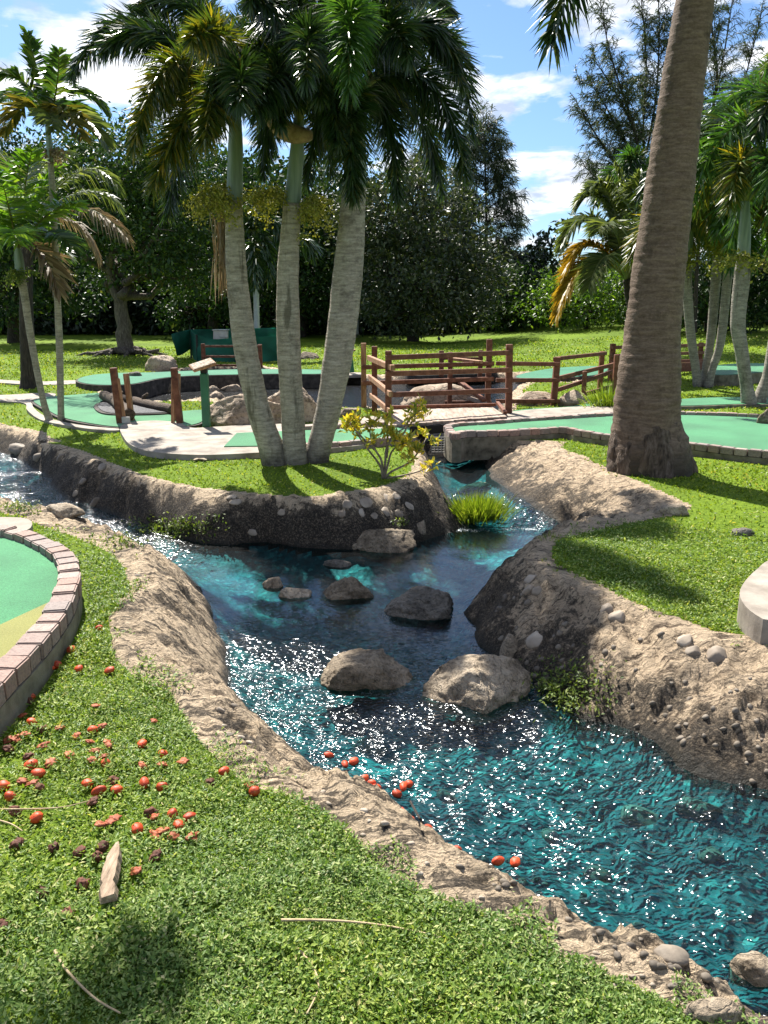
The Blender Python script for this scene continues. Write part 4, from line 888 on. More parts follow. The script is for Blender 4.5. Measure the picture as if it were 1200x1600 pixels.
stones(fs, M['pebble'], fl_, 'stones set in the far bank', .08)
ss = [(160, 728, 16, 14), (130, 750, 14, 10), (30, 700, 46, 10), (60, 712, 30, 9), (95, 712, 20, 8), (118, 768, 12, 16), (150, 783, 26, 8), (215, 825, 22, 9), (268, 870, 20, 9), (170, 838, 14, 8), (218, 898, 16, 8)]
ss, sl_ = ranked(ss, 'weathered stone along the side stream')
stones(ss, M['pebble_dark'], sl_, 'stones along the side stream', .2)
random.seed(3)
rb = []
for k in range(70):
    t = random.random(); px = 770+430*t; top = 900+110*t+20*random.random(); bot = 1040+190*t
    py = top+(bot-top)*random.random()**.7
    if py < 1230: rb.append((px, py, random.uniform(6, 14), random.uniform(5, 10)))
stones(rb, M['pebble_dark'], 'small pebbles stuck in the brown right bank', None, .3, 2, 'pebbles')
nb_ = []
line = catmull(near_w, 6)
for k in range(34):
    q = line[random.randrange(4, 78)]; nb_.append((q[0]+random.uniform(-45, 22), q[1]+random.uniform(-2, 42), random.uniform(6, 17), random.uniform(4, 9)))
nb_.sort(key=lambda a: -a[2]); big, bl = ranked(nb_[:12], 'pale stone in the near bank'); stones(big, M['pebble'], bl, 'stones in the near bank', .22, 3)
stones(nb_[12:], M['pebble'], 'small stones set in the pale near bank', None, .25, 2, 'pebbles')
bs = []
for k in range(46):
    t = random.random(); q = line[int(6+34*t)]; bs.append((q[0]+random.uniform(4, 110)*random.random(), q[1]-random.uniform(0, 60)*random.random(), random.uniform(7, 20), random.uniform(6, 13)))
bsb = [(1000, 1262, 60, 40), (930, 1352, 46, 34), (1050, 1478, 56, 40), (580, 1160, 60, 30), (860, 1300, 30, 20), (1090, 1255, 70, 34), (1110, 1330, 40, 26), (700, 1240, 40, 20)]
bsb, bl = ranked(bsb, 'sunken stone on the stream bed'); stones(bsb, M['pebble_dark'], bl, 'sunken stones on the stream bed', .25, 3)
stones(bs, M['pebble_dark'], 'small stones under the shallow stream edge', None, .3, 2, 'pebbles')
# logs by the pond
def log(label, pts, z, r, seed):
    P = catmull([PZ(a, b, z) for a, b in pts], 8); n = len(P)
    V, Q, T = tube(P, r*(1+.08*np.sin(np.arange(n))*.5), 14, True, lambda a, b: 1+.10*rng.normal(size=(a, b))*.5)
    c = P.mean(0); t = thing('fallen_log', label, 'log', (c[0], c[1], z-r), 'fallen logs by the pond')
    mb = MB(); mb.add(V, Q, T[:14] if False else T); link('stem', mb.build('stem', M['driftlog'], True), t)
    k = P[n//2]; V, Q, T = tube(np.array([k, k+[.05, -.05, r*1.5], k+[.12, -.08, r*2.1]]), [r*.45, r*.35, r*.28], 8); mb = MB(); mb.add(V, Q, T); link('branch_stub', mb.build('branch_stub', M['driftlog'], True), t)
M['driftlog'] = simple('grey_log_bark', [(.3, (.035, .024, .016)), (.5, (.10, .072, .05)), (.75, (.2, .155, .115))], scale=9, stretch=(2, 6, 6), rough=.9, bump=.8, bdist=.02, bscale=20)
log('short thick log angled towards the left worn post', [(162, 618), (176, 624), (190, 636), (202, 648)], .14, .085, 1)
log('long grey log lying along the pond edge', [(176, 620), (205, 626), (240, 634), (271, 640)], .12, .075, 2)
gi = outl([(153, 636), (165, 630), (200, 630), (250, 640), (262, 646), (200, 648), (165, 646)], .06, 4)
gb = thing('gravel_bed', 'dark gravel bed round the fallen logs', 'gravel bed', (gi.mean(0)[0], gi.mean(0)[1], .05))
link('kerb', slab_mesh('kerb', offset(gi, .06), .075, .05, [M['darkkerb']]), gb); link('gravel', slab_mesh('gravel', gi, .085, .076, [M['gravel']]), gb)
# dry leaf on the flat stone, wood chip, twigs
# ------------------------------------------------------------------ vegetation
def unit(v): return v/(np.linalg.norm(v, axis=-1, keepdims=True)+1e-9)
def strips(base, d, side, L, W, droop):
    n = len(base); L = (np.zeros(n)+L)[:, None]; W = (np.zeros(n)+W)[:, None]; dr = (np.zeros(n)+droop)[:, None]
    dn = np.array([0, 0, -1.0]); mid = base+d*L*.5+dn*dr*L*.22; tip = base+d*L*(1-.12*dr)+dn*dr*L*.8
    V = np.stack([base-side*W*.25, base+side*W*.25, mid-side*W*.5, mid+side*W*.5, tip], 1).reshape(-1, 3)
    k = np.arange(n)[:, None]*5
    return V, k+np.array([0, 1, 3, 2]), k+np.array([2, 3, 4])
def leaves(pos, d, nrm, L, W, bend=.15):
    n = len(pos); L = (np.zeros(n)+L)[:, None]; W = (np.zeros(n)+W)[:, None]
    s = unit(np.cross(d, nrm)); nn = unit(np.cross(s, d))
    V = np.stack([pos, pos+d*L*.45+s*W*.5+nn*bend*L*.5, pos+d*L, pos+d*L*.45-s*W*.5+nn*bend*L*.5], 1).reshape(-1, 3)
    return V, np.arange(n)[:, None]*4+np.array([0, 1, 2, 3])
def rdir(n, r=None): return unit((r or rng).normal(size=(n, 3)))
def bez(a, m, b, t):
    c = 2*np.asarray(m)-.5*(np.asarray(a)+np.asarray(b)); t = t[:, None]
    return (1-t)**2*a+2*t*(1-t)*c+t*t*b
def frond(parent, a, m, b, mat, n=240, L=.42, W=.03, plumose=True, droop=.35, rad=.018, s0=.12, label=None, ang=(26, 52)):
    a, m, b = [np.asarray(p, float) for p in (a, m, b)]
    tt = np.linspace(0, 1, 24); P = bez(a, m, b, tt); mb = MB()
    V, Q, T = tube(P, rad*(1-.8*tt)+.003, 6); mb.add(V, Q, T, 1)
    s = np.sort(rng.uniform(s0, 1, n)) if plumose else np.repeat(np.linspace(s0, 1, n//2), 2)
    n = len(s); B = bez(a, m, b, s); Tn = unit(bez(a, m, b, np.minimum(s+.01, 1.01))-bez(a, m, b, s-.01))
    S = unit(np.cross(Tn, [0, 0, 1.0])+[1e-4, 0, 0]); U = np.cross(S, Tn)
    if plumose: phi = rng.uniform(0, 2*math.pi, n)
    else: phi = np.where(np.arange(n) % 2 == 0, .35, math.pi-.35)+rng.normal(0, .14, n)
    rad_ = np.cos(phi)[:, None]*S+np.sin(phi)[:, None]*U
    al = np.radians(ang[0]+(ang[1]-ang[0])*s**2+rng.normal(0, 6, n))[:, None]
    d = unit(rad_*np.cos(al)+Tn*np.sin(al)); sd = unit(np.cross(d, Tn))*1.0
    sd = unit(sd*np.cos(.6)+np.cross(d, sd)*np.sin(.6)*rng.choice([-1, 1], (n, 1)))
    prof = (.45+.55*np.sin(np.clip((s-s0)/(1-s0), 0, 1)*math.pi*.8+.35))*(1-.35*s**4)
    V, Q, T = strips(B, d, sd, L*prof*rng.uniform(.8, 1.15, n), W*rng.uniform(.7, 1.2, n), droop*rng.uniform(.4, 1.5, n))
    mb.add(V, Q, T, 0)
    o = link('frond', mb.build('frond', [mat, M['rachis']]), parent)
    if label: o['label'] = label
    return o
def trunk(parent, pts, Y, mat, seg=20, dY=None, ring=.012, name='trunk', gz0=True, flare=0):
    P = []; R = []
    for k, (px, py, w) in enumerate(pts):
        y = Y+(dY[k] if dY else 0); p = PY(px, py, y); P.append(p); R.append(w*pxm(y, p[2])/2)
    if gz0: P[0][2] = ground(P[0][0], P[0][1])-.06
    X = catmull(np.c_[np.array(P), R], 14); X = resample(X, .03); P = X[:, :3]; R = X[:, 3]
    n = len(P); saw = (np.arange(n)*.03/.085) % 1
    R = R*(1+ring*(1-2*saw)+.012*fbm(np.arange(n)*.35, np.zeros(n), seed=int(pts[0][0]), oct=2))
    ns = fbm(np.arange(n)[:, None]*.25+np.zeros((1, seg)), np.arange(seg)[None]*.9+np.zeros((n, 1)), seed=int(pts[0][0])+3, oct=2)
    V, Q, T = tube(P, R, seg, True, lambda a, b: 1+.025*ns+(flare*np.exp(-np.arange(a)*.03/.18)[:, None]*(.5+.5*ns) if flare else 0))
    mb = MB(); mb.add(V, Q, T); o = link(name, mb.build(name, mat, True), parent); return o, P, R
def pfr(parent, Y, st, specs, **kw):
    for sp in specs:
        (mx, my, md), (tx, ty, td), mat = sp[:3]; k = dict(kw); k.update(sp[3] if len(sp) > 3 else {})
        frond(parent, PY(st[0], st[1], Y), PY(mx, my, Y+md), PY(tx, ty, Y+td), M[mat], **k)
def cluster(parent, px, py, Y, r, n, mat, name='flower_cluster', hang=.3, size=.035):
    c = PY(px, py, Y); mb = MB(); nb = 16
    ends = c+rng.normal(size=(nb, 3))*np.array([r, r*.8, r*.45])*.75-[0, 0, hang*r]
    root = PY(px, py, Y)+[0, 0, r*.2]
    for e in ends:
        V, Q, T = tube(np.array([root, (root+e)/2+[0, 0, r*.15], e]), [.006, .005, .003], 4, False); mb.add(V, Q, None, 0)
    t = rng.integers(0, nb, n); f = rng.uniform(.35, 1.05, n)[:, None]
    pos = root*(1-f)+ends[t]*f+rng.normal(size=(n, 3))*r*.16
    V, Q = leaves(pos, rdir(n), rdir(n), size*rng.uniform(.6, 1.3, n), size*.7, .3); mb.add(V, Q, None, 0)
    return tag(link(name, mb.build(name, M[mat]), parent), kind='stuff')
def strands(parent, px, y0, y1, Y, w, n, mat, name):
    a = PY(px, y0, Y); b = PY(px, y1, Y); mb = MB(); h = a[2]-b[2]
    pos = a+rng.normal(size=(n, 3))*[w*.4, w*.4, .02]; pos[:, 2] -= rng.uniform(0, .65, n)*h
    d = unit(np.c_[rng.normal(0, .12, n), rng.normal(0, .12, n), -np.ones(n)])
    V, Q, T = strips(pos, d, unit(np.cross(d, rdir(n))), h*rng.uniform(.2, .4, n), .012, .1); mb.add(V, Q, T)
    return link(name, mb.build(name, M[mat]), parent)

Y0 = 8.3
D_, Yl, G_ = 'foxtail', 'foxtail_y', 'foxtail_g'
t1 = thing('palm_tree', 'left of the three leaning foxtail palms with yellow flower cluster', 'palm tree', PZ(425, 722), 'three foxtail palms on the island lawn')
trunk(t1, [(432, 728, 44), (424, 700, 40), (404, 640, 36), (383, 540, 37), (370, 430, 33), (366, 335, 27), (366, 312, 25)], Y0, M['trunk_moss'])
trunk(t1, [(366, 314, 25), (367, 280, 25), (368, 230, 23), (368, 175, 17)], Y0, M['shaft'], ring=.0, name='crownshaft', gz0=False)
pfr(t1, Y0, (368, 185), [((285, 95, -.5), (208, 228, -1.0), Yl), ((230, 35, .3), (112, 118, .5), D_), ((312, 165, -.5), (238, 292, -.9), Yl), ((300, 200, .5), (262, 335, .7), D_),
    ((330, 40, .8), (270, -60, 1.5), D_), ((405, 95, -.5), (438, 195, -1), D_), ((395, 50, .4), (450, -60, .9), D_), ((270, 62, -.1), (160, 78, -.2), D_), ((318, 120, .2), (212, 185, .3), Yl), ((345, 130, -.7), (318, 225, -1.3), Yl), ((350, 70, -.9), (300, 60, -1.7), Yl), ((310, 20, .2), (215, 10, .3), D_), ((375, 110, -1), (375, 160, -1.9), D_)], n=820, L=.34, W=.018)
cluster(t1, 322, 300, Y0-.15, .24, 1500, 'fruitstem', hang=.6, size=.03); cluster(t1, 350, 292, Y0+.15, .15, 500, 'fruitstem', hang=.6, size=.03)
strands(t1, 346, 300, 480, Y0+.2, .12, 260, 'palm_dry', 'dry_flower_stalk')
t2 = thing('palm_tree', 'middle foxtail palm with straight mossy trunk between two leaning ones', 'palm tree', PZ(462, 726), 'three foxtail palms on the island lawn')
trunk(t2, [(462, 730, 42), (460, 700, 38), (457, 640, 36), (451, 540, 37), (450, 430, 34), (455, 340, 29), (456, 318, 27)], Y0, M['trunk_moss'])
trunk(t2, [(456, 320, 27), (460, 280, 24), (464, 235, 22), (467, 185, 17)], Y0, M['shaft'], ring=0, name='crownshaft', gz0=False)
pfr(t2, Y0, (468, 195), [((420, 82, -.5), (330, 132, -1.1), D_), ((470, 30, -.3), (440, -90, -.6), D_), ((430, 150, .5), (412, 272, .8), D_), ((505, 110, -.5), (528, 222, -1), D_), ((540, 70, .5), (620, 110, 1), D_),
    ((400, 60, .6), (300, 70, 1.1), D_), ((500, 140, .7), (518, 272, 1.1), D_), ((445, 110, -.8), (400, 175, -1.5), D_), ((480, 60, -.9), (478, 120, -1.9), D_), ((440, 40, -.6), (390, 0, -1.3), D_), ((500, 20, .2), (520, -80, .5), D_), ((455, 20, .8), (400, -50, 1.5), D_)], n=820, L=.34, W=.018)
cluster(t2, 420, 304, Y0-.1, .2, 1200, 'fruitstem', hang=.6, size=.03); cluster(t2, 490, 312, Y0-.05, .2, 1300, 'fruitstem', hang=.9, size=.03)
def spathe(parent, pts, Y, r):
    P = catmull([PY(a, b, Y+c) for a, b, c in pts], 8); n = len(P); t = np.linspace(0, 1, n)
    V, Q, T = tube(P, r*np.sin(np.clip(t*.9+.08, 0, 1)*math.pi)**.7+.004, 10, True); mb = MB(); mb.add(V, Q, T); link('spathe', mb.build('spathe', M['spathe'], True), parent)
spathe(t2, [(488, 212, .05), (455, 208, .0), (430, 190, -.05), (412, 165, -.1)], Y0-.12, .09)
t3 = thing('palm_tree', 'right of the three foxtail palms with thick smooth pale trunk', 'palm tree', PZ(500, 716), 'three foxtail palms on the island lawn')
trunk(t3, [(492, 724, 44), (498, 700, 38), (511, 650, 38), (526, 570, 44), (538, 480, 47), (546, 400, 45), (551, 330, 39), (554, 290, 36)], Y0+.1, M['trunk_pale'])
trunk(t3, [(554, 292, 36), (556, 240, 32), (556, 190, 28), (556, 140, 20)], Y0+.1, M['shaft'], ring=0, name='crownshaft', gz0=False)
pfr(t3, Y0+.1, (556, 150), [((547, 18, -1.0), (546, 140, -1.9), G_, dict(L=.38, n=900)), ((548, 165, -.7), (552, 306, -1.1), D_, dict(n=900)), ((662, 122, 0), (728, 278, -.1), D_), ((655, 35, .3), (722, 132, .3), D_), ((600, 165, .4), (622, 312, .5), D_),
    ((512, 150, .4), (478, 290, .7), D_), ((620, 0, .8), (705, 20, 1.4), D_), ((490, 30, .4), (420, 60, .9), D_), ((690, 65, .9), (737, 215, 1.3), D_), ((590, 40, -.6), (640, 90, -1.2), D_), ((520, 60, -.6), (500, 150, -1.2), D_), ((600, -20, -.5), (660, -30, -1.1), D_), ((640, 150, .8), (690, 300, 1.2), D_), ((540, -20, .6), (480, -70, 1.2), D_)], n=820, L=.35, W=.018)

# big palm on the right
YBP = 8.0
bp_ = thing('palm_tree', 'massive brown palm trunk with swollen base on the right lawn', 'palm tree', PZ(1013, 738))
trunk(bp_, [(1013, 744, 124), (1013, 722, 126), (1012, 695, 120), (1010, 668, 106), (1010, 645, 100), (1013, 600, 97), (1018, 540, 87), (1026, 450, 81), (1039, 350, 77), (1054, 230, 71), (1071, 100, 64), (1086, 0, 58), (1098, -90, 52), (1104, -150, 48)], YBP, M['trunk_big'], seg=36, ring=.016, flare=.06)
trunk(bp_, [(1104, -148, 46), (1108, -200, 40), (1112, -260, 28)], YBP, M['shaft'], ring=0, name='crownshaft', gz0=False)
pfr(bp_, YBP, (1112, -250), [((960, -175, -.4), (862, 66, -.7), D_, dict(n=420)), ((1010, -330, 1.2), (900, -230, 2.2), D_), ((1250, -300, -.4), (1340, -60, -.8), D_), ((1130, -420, -.6), (1150, -300, -1.5), D_), ((1200, -380, 1), (1300, -260, 2), D_), ((1060, -400, .6), (1000, -350, 1.2), D_), ((1140, -300, -1.2), (1190, -120, -2.2), D_)], n=300, L=.5, W=.03)

rb_pts = [(1013, 750, 132), (1013, 728, 130), (1012, 700, 121), (1011, 676, 108), (1010, 660, 99)]
Pb = [PY(a, b, YBP) for a, b, c in rb_pts]; Pb[0][2] = ground(Pb[0][0], Pb[0][1])-.08
X = resample(catmull(np.c_[np.array(Pb), [c*pxm(YBP, .3)/2 for a, b, c in rb_pts]], 10), .012); nn_ = len(X); sg = 72
aa = np.arange(sg)*2*math.pi/sg; hz = X[:, 2]
nz = fbm(np.cos(aa)[None]*5+hz[:, None]*.8, np.sin(aa)[None]*5+np.zeros((nn_, 1)), hz[:, None]*3+np.zeros((1, sg)), oct=4, seed=5, rough=.65)
V, Q, T = tube(X[:, :3], X[:, 3], sg, True, lambda a, b: 1+.055*nz+.10*np.exp(-(hz-hz[0])/.10)[:, None]*np.clip(nz+.3, 0, 1)); mb = MB(); mb.add(V, Q, T)
M['rootboss'] = simple('root_mass', [(.3, (.03, .021, .015)), (.5, (.10, .073, .053)), (.72, (.20, .155, .12))], scale=14, stretch=(2, 2, .6), rough=.9, bump=1.0, bdist=.03, bscale=30)
link('root_mass', mb.build('root_mass', M['rootboss'], True), bp_)
# leaning palm outside the left edge, only a drooping frond in view; it drops the fruit and shades the corner
lp = thing('palm_tree', 'palm at the left edge whose dark frond tip hangs in the top corner', 'palm tree', (-3.3, 4.8, 0))
Pq = catmull([(-3.3, 4.8, -.1), (-3.28, 4.8, 1.2), (-3.22, 4.78, 2.4), (-3.2, 4.75, 3.5)], 10)
V, Q, T = tube(Pq, .13+.03*np.sin(np.linspace(0, 3, len(Pq))), 16); mb = MB(); mb.add(V, Q, T); link('trunk', mb.build('trunk', M['trunk_pale'], True), lp)
V, Q, T = tube(np.array([(-3.2, 4.75, 3.45), (-3.2, 4.75, 3.9), (-3.2, 4.75, 4.3)]), [.12, .11, .07], 14); mb = MB(); mb.add(V, Q, T); link('crownshaft', mb.build('crownshaft', M['shaft'], True), lp)
st = np.array([-3.2, 4.75, 4.2])
for m_, b_ in (((-2.45, 4.5, 4.6), (-1.78, 4.3, 3.62)), ((-2.6, 4.0, 4.5), (-2.15, 3.4, 3.5)), ((-3.2, 3.9, 4.6), (-3.2, 3.2, 3.6)), ((-3.9, 4.2, 4.6), (-4.5, 3.7, 3.6)), ((-4.1, 5.1, 4.6), (-4.8, 5.3, 3.7)), ((-3.3, 5.6, 4.7), (-3.4, 6.3, 3.9))):
    frond(lp, st, m_, b_, M[D_], n=260, L=.42, W=.028)

# two thin palms on the left
YS = 11.4
s1 = thing('palm_tree', 'short curved thin palm with bright lime fronds at the left edge', 'palm tree', PZ(80, 664))
trunk(s1, [(81, 666, 13), (70, 635, 10), (58, 580, 10), (47, 520, 11), (38, 460, 12), (32, 430, 14)], YS, M['trunk_thin'], 12)
trunk(s1, [(32, 432, 14), (30, 410, 14), (27, 385, 10)], YS, M['shaft'], 12, ring=0, name='crownshaft', gz0=False)
pk = dict(n=110, L=.44, W=.05, plumose=False, droop=.45, rad=.012, s0=.18)
pfr(s1, YS, (28, 388), [((75, 335, -.3), (118, 318, -.6), 'palm_lime'), ((62, 300, .2), (88, 262, .4), 'palm_lime'), ((38, 300, -.3), (50, 235, -.7), 'palm_lime'), ((5, 300, .2), (-25, 250, .5), 'palm_lime'), ((-10, 340, -.4), (-60, 330, -.9), 'palm_lime'),
    ((15, 330, -.6), (5, 290, -1.2), 'palm_lime'), ((70, 365, -.4), (112, 385, -.8), 'palm_green'), ((60, 380, .3), (105, 400, .5), 'palm_green'), ((-10, 380, .1), (-50, 420, .2), 'palm_green'), ((62, 392, -.1), (92, 455, -.2), 'palm_dry'), ((20, 360, -.8), (28, 380, -1.4), 'palm_lime')], **pk)
cluster(s1, 28, 428, YS-.1, .2, 350, 'weed', 'flower_cluster', .3, .04)
s2 = thing('palm_tree', 'taller straight thin palm with upright young frond on the left', 'palm tree', PZ(96, 665))
trunk(s2, [(96, 668, 12), (95, 630, 10), (93, 545, 11), (90, 470, 10), (87, 400, 10), (83, 320, 10), (79, 250, 9)], YS+.05, M['trunk_thin'], 12)
trunk(s2, [(79, 252, 9), (77, 225, 10), (74, 190, 7)], YS, M['shaft'], 12, ring=0, name='crownshaft', gz0=False)
pfr(s2, YS, (75, 195), [((62, 125, 0), (42, 52, .1), 'palm_green'), ((115, 145, .3), (165, 172, .5), 'palm_green'), ((118, 175, -.3), (168, 230, -.5), 'palm_olive'), ((40, 130, -.2), (0, 118, -.3), 'palm_green'), ((42, 165, .2), (8, 205, .3), 'palm_amber'),
    ((88, 140, -.4), (92, 80, -.8), 'palm_green'), ((78, 178, -.5), (84, 205, -1.0), 'palm_olive'), ((45, 150, .5), (2, 160, 1.0), 'palm_green'), ((110, 165, .6), (150, 205, 1.1), 'palm_green'), ((95, 170, -.4), (128, 215, -.8), 'palm_amber')], **dict(pk, L=.36))
cluster(s2, 80, 238, YS, .15, 400, 'palm_dry', 'dry_flower_cluster', .5, .04)
s3 = thing('palm_tree', 'dark thick palm trunk behind the thin palms with grey drooping fronds', 'palm tree', PZ(45, 606))
trunk(s3, [(46, 608, 34), (45, 590, 24), (43, 540, 22), (41, 470, 20), (42, 400, 19), (46, 350, 16)], 16.4, M['darkbark'], 16)
pfr(s3, 16.4, (50, 345), [((125, 268, -.3), (182, 290, -.5), 'palm_olive'), ((130, 300, .3), (186, 320, .5), 'palm_olive'), ((130, 325, -.4), (198, 372, -.7), 'palm_dry'), ((60, 270, -.3), (110, 235, -.6), 'palm_olive'), ((-10, 290, 0), (-60, 330, 0), 'palm_olive'), ((20, 270, .5), (-10, 230, .9), 'palm_olive'), ((110, 345, .3), (150, 395, .5), 'palm_dry')], n=130, L=.5, W=.035, plumose=False, droop=.9, s0=.25)
s4 = thing('palm_tree', 'distant palm with a hanging grey skirt seen between the leaning trunks', 'palm tree', PZ(401, 548))
trunk(s4, [(401, 560, 11), (401, 500, 9), (400, 440, 9), (400, 380, 9)], 26.5, M['pole'], 10)
pfr(s4, 26.5, (400, 372), [((384, 380, -.3), (380, 438, -.6), D_), ((414, 380, -.3), (420, 440, -.5), D_), ((398, 390, -.8), (398, 450, -1.1), D_), ((375, 350, 0), (352, 392, .1), D_), ((425, 345, 0), (448, 388, 0), D_), ((402, 330, 0), (410, 300, .2), D_), ((385, 335, .3), (365, 320, .6), D_), ((470, 372, .3), (488, 400, .4), D_)], n=170, L=.6, W=.07, droop=.6)

# palms at the right
def crown(parent, px, py, Y, n, ln, mats, seed, nl=360, L=.5, W=.032, up=.55):
    r = np.random.default_rng(seed); c = PY(px, py, Y)
    for k in range(n):
        az = 2*math.pi*(k+r.uniform(-.3, .3))/n; e = r.uniform(-.15, 1.0); l = ln*r.uniform(.8, 1.15)
        h = np.array([math.cos(az), math.sin(az), 0])
        m_ = c+h*l*.5*math.cos(e*.9)+[0, 0, l*(.18+up*.5*e)]; b_ = c+h*l*(.9-.15*e)+[0, 0, l*(-.45+.55*e)]
        frond(parent, c, m_, b_, M[mats[k % len(mats)]], n=nl, L=L, W=W)
for (lab, pts, Y, cpx, mats, seed, ln) in (
    ('left curved palm of the slanting right clump', [(1092, 600, 16), (1087, 575, 13), (1079, 519, 14), (1074, 457, 15), (1073, 400, 13)], 16.5, (1080, 365), [Yl, 'foxtail_g', Yl], 1, 1.35),
    ('middle palm of the slanting right clump', [(1101, 600, 15), (1103, 575, 12), (1110, 533, 13), (1118, 443, 15), (1122, 380, 13)], 16.7, (1124, 320), [Yl, D_, G_], 2, 1.7),
    ('right palm of the slanting right clump', [(1106, 602, 16), (1112, 580, 12), (1126, 533, 13), (1136, 440, 14), (1142, 380, 13)], 16.4, (1145, 330), [D_, G_, Yl], 3, 1.8),
    ('tall mossy grey palm near the right edge', [(1172, 640, 26), (1166, 600, 19), (1159, 550, 20), (1153, 504, 22), (1159, 437, 24), (1162, 400, 20)], 13.2, (1165, 320), [G_, D_, G_, Yl], 4, 1.9),
    ('leaning palm cut by the right edge', [(1180, 640, 26), (1192, 610, 19), (1202, 580, 18), (1215, 500, 19), (1225, 400, 19)], 13.3, (1232, 240), [G_, D_], 5, 2.1)):
    b = PZ(pts[0][0], pts[0][1]-4); t = thing('palm_tree', lab, 'palm tree', b, 'foxtail palms on the right lawn')
    trunk(t, pts, Y, M['trunk_grey'], 14); tp_ = pts[-1]
    trunk(t, [(tp_[0], tp_[1]+1, tp_[2]), ((tp_[0]+cpx[0])/2, (tp_[1]+cpx[1])/2, tp_[2]*.9), (cpx[0], cpx[1]-6, tp_[2]*.6)], Y, M['shaft'], 12, ring=0, name='crownshaft', gz0=False)
    crown(t, cpx[0], cpx[1], Y, 11, ln, mats, seed)
    cluster(t, tp_[0]-8, tp_[1]+6, Y-.15, .3, 350, 'fruitstem', size=.06)
bt = thing('palm_tree', 'round headed palm crown at the top right corner', 'palm tree', (PY(1260, 130, 15)[0], 15, 0), 'foxtail palms on the right lawn')
trunk(bt, [(1262, 625, 24), (1260, 500, 22), (1256, 350, 20), (1250, 200, 18)], 15, M['trunk_grey'], 12)
crown(bt, 1248, 150, 15, 12, 1.3, [G_, 'palm_olive'], 9, 160, .4)
mp_ = thing('palm_tree', 'glossy palm crown rising behind the big brown trunk', 'palm tree', (PY(1000, 500, 24)[0], 24, 0), 'foxtail palms on the right lawn')
trunk(mp_, [(1003, 560, 14), (1003, 450, 13), (1002, 330, 12), (1000, 290, 10)], 24, M['trunk_grey'], 10)
crown(mp_, 1002, 285, 24, 12, 1.35, [D_, G_], 12, 260, .5, .04)
dp = thing('palm_tree', 'date palm with arching fronds turning gold left of the big trunk', 'palm tree', (PY(992, 505, 20)[0], 20, ground(PY(992, 505, 20)[0], 20)))
trunk(dp, [(996, 530, 22), (994, 500, 24), (988, 460, 24), (982, 435, 18)], 20, M['darkbark'], 14, ring=.05)
kd = dict(n=320, L=.72, W=.055, plumose=False, droop=.55, rad=.03, s0=.18)
pfr(dp, 20, (980, 440), [((920, 410, -.4), (872, 492, -.6), 'palm_gold'), ((925, 382, -.2), (884, 432, -.2), 'palm_gold'), ((930, 345, -.3), (880, 380, -.5), 'palm_olive'), ((945, 320, .1), (905, 318, .2), 'palm_olive'), ((958, 320, -.3), (930, 290, -.5), 'palm_olive'),
    ((975, 330, .2), (962, 262, .3), 'palm_olive'), ((990, 340, -.2), (1000, 275, -.3), 'palm_olive'), ((1010, 350, .3), (1040, 300, .5), 'palm_olive'), ((1015, 390, -.2), (1055, 400, -.3), 'palm_olive'), ((950, 400, -.9), (920, 450, -1.6), 'palm_olive'), ((960, 360, -1), (935, 360, -1.8), 'palm_olive')], **kd)

# broadleaf trees behind
def limb(mb, a, b, r0, r1, wob=.25, n=9, seg=7):
    t = np.linspace(0, 1, n)[:, None]; P = a+(b-a)*t+np.c_[rng.normal(size=(n, 2))*wob, rng.normal(size=n)*wob*.5]*np.sin(t*math.pi)
    V, Q, T = tube(P, r0+(r1-r0)*t[:, 0], seg, False); mb.add(V, Q)
def tree(label, base, Y, tw, fork, lobes, per, leaf, mat, bark='darkbark', group='trees along the edge of the lawn', name='tree', cat='tree', clump=.42, tpts=None):
    x, yy = PY(base, 520, Y)[0], Y; zg = ground(x, yy); b = np.array([x, yy, zg])
    t = thing(name, label, cat, b, group); mb = MB(); fk = PY(fork[0], fork[1], Y)
    limb(mb, b-[0, 0, .15], fk, tw, tw*.7, .035, 8, 12)
    V0 = []; D0 = []; N0 = []; S0 = []
    for (px, py, rx, ry, dY) in lobes:
        c = PY(px, py, Y+dY); m = pxm(Y+dY, c[2]); r = np.array([rx*m, rx*m*.85, ry*m])
        limb(mb, fk+rng.normal(size=3)*.1, c+[0, 0, -.2*r[2]], tw*.5, tw*.12, .35)
        for q in range(4): limb(mb, c+[0, 0, -.2*r[2]], c+rdir(1)[0]*r*.75, tw*.14, tw*.04, .15, 6, 5)
        nc = max(6, int(per*rx*ry/1000)); u = rdir(nc)*(rng.uniform(.3, 1.0, (nc, 1))**.45)
        u *= (1+.22*vn3(u[:, 0]*2.2+px, u[:, 1]*2.2, u[:, 2]*2.2, 3))[:, None]
        cc = c+u*r; k = 44; cs = clump*rng.uniform(.6, 1.4, nc)
        pos = (cc[:, None]+rng.normal(size=(nc, k, 3))*cs[:, None, None]*[1, 1, .6]).reshape(-1, 3)
        outd = unit((pos-c)/r); V0.append(pos); D0.append(unit(outd*.6+rdir(len(pos))+[0, 0, -.25])); N0.append(unit(rdir(len(pos))*.9+[0, 0, .9])); S0.append(leaf*rng.uniform(.6, 1.35, len(pos)))
    link('trunk', mb.build('trunk', M[bark], True), t)
    pos = np.vstack(V0); ok = pos[:, 2] > look(GZ, pos[:, 0], pos[:, 1])+.1
    s = np.concatenate(S0)[ok]; V, Q = leaves(pos[ok], np.vstack(D0)[ok], np.vstack(N0)[ok], s, s*.5)
    link('crown', np_mesh('crown', V, Q, None, [M[mat]]), t); return t
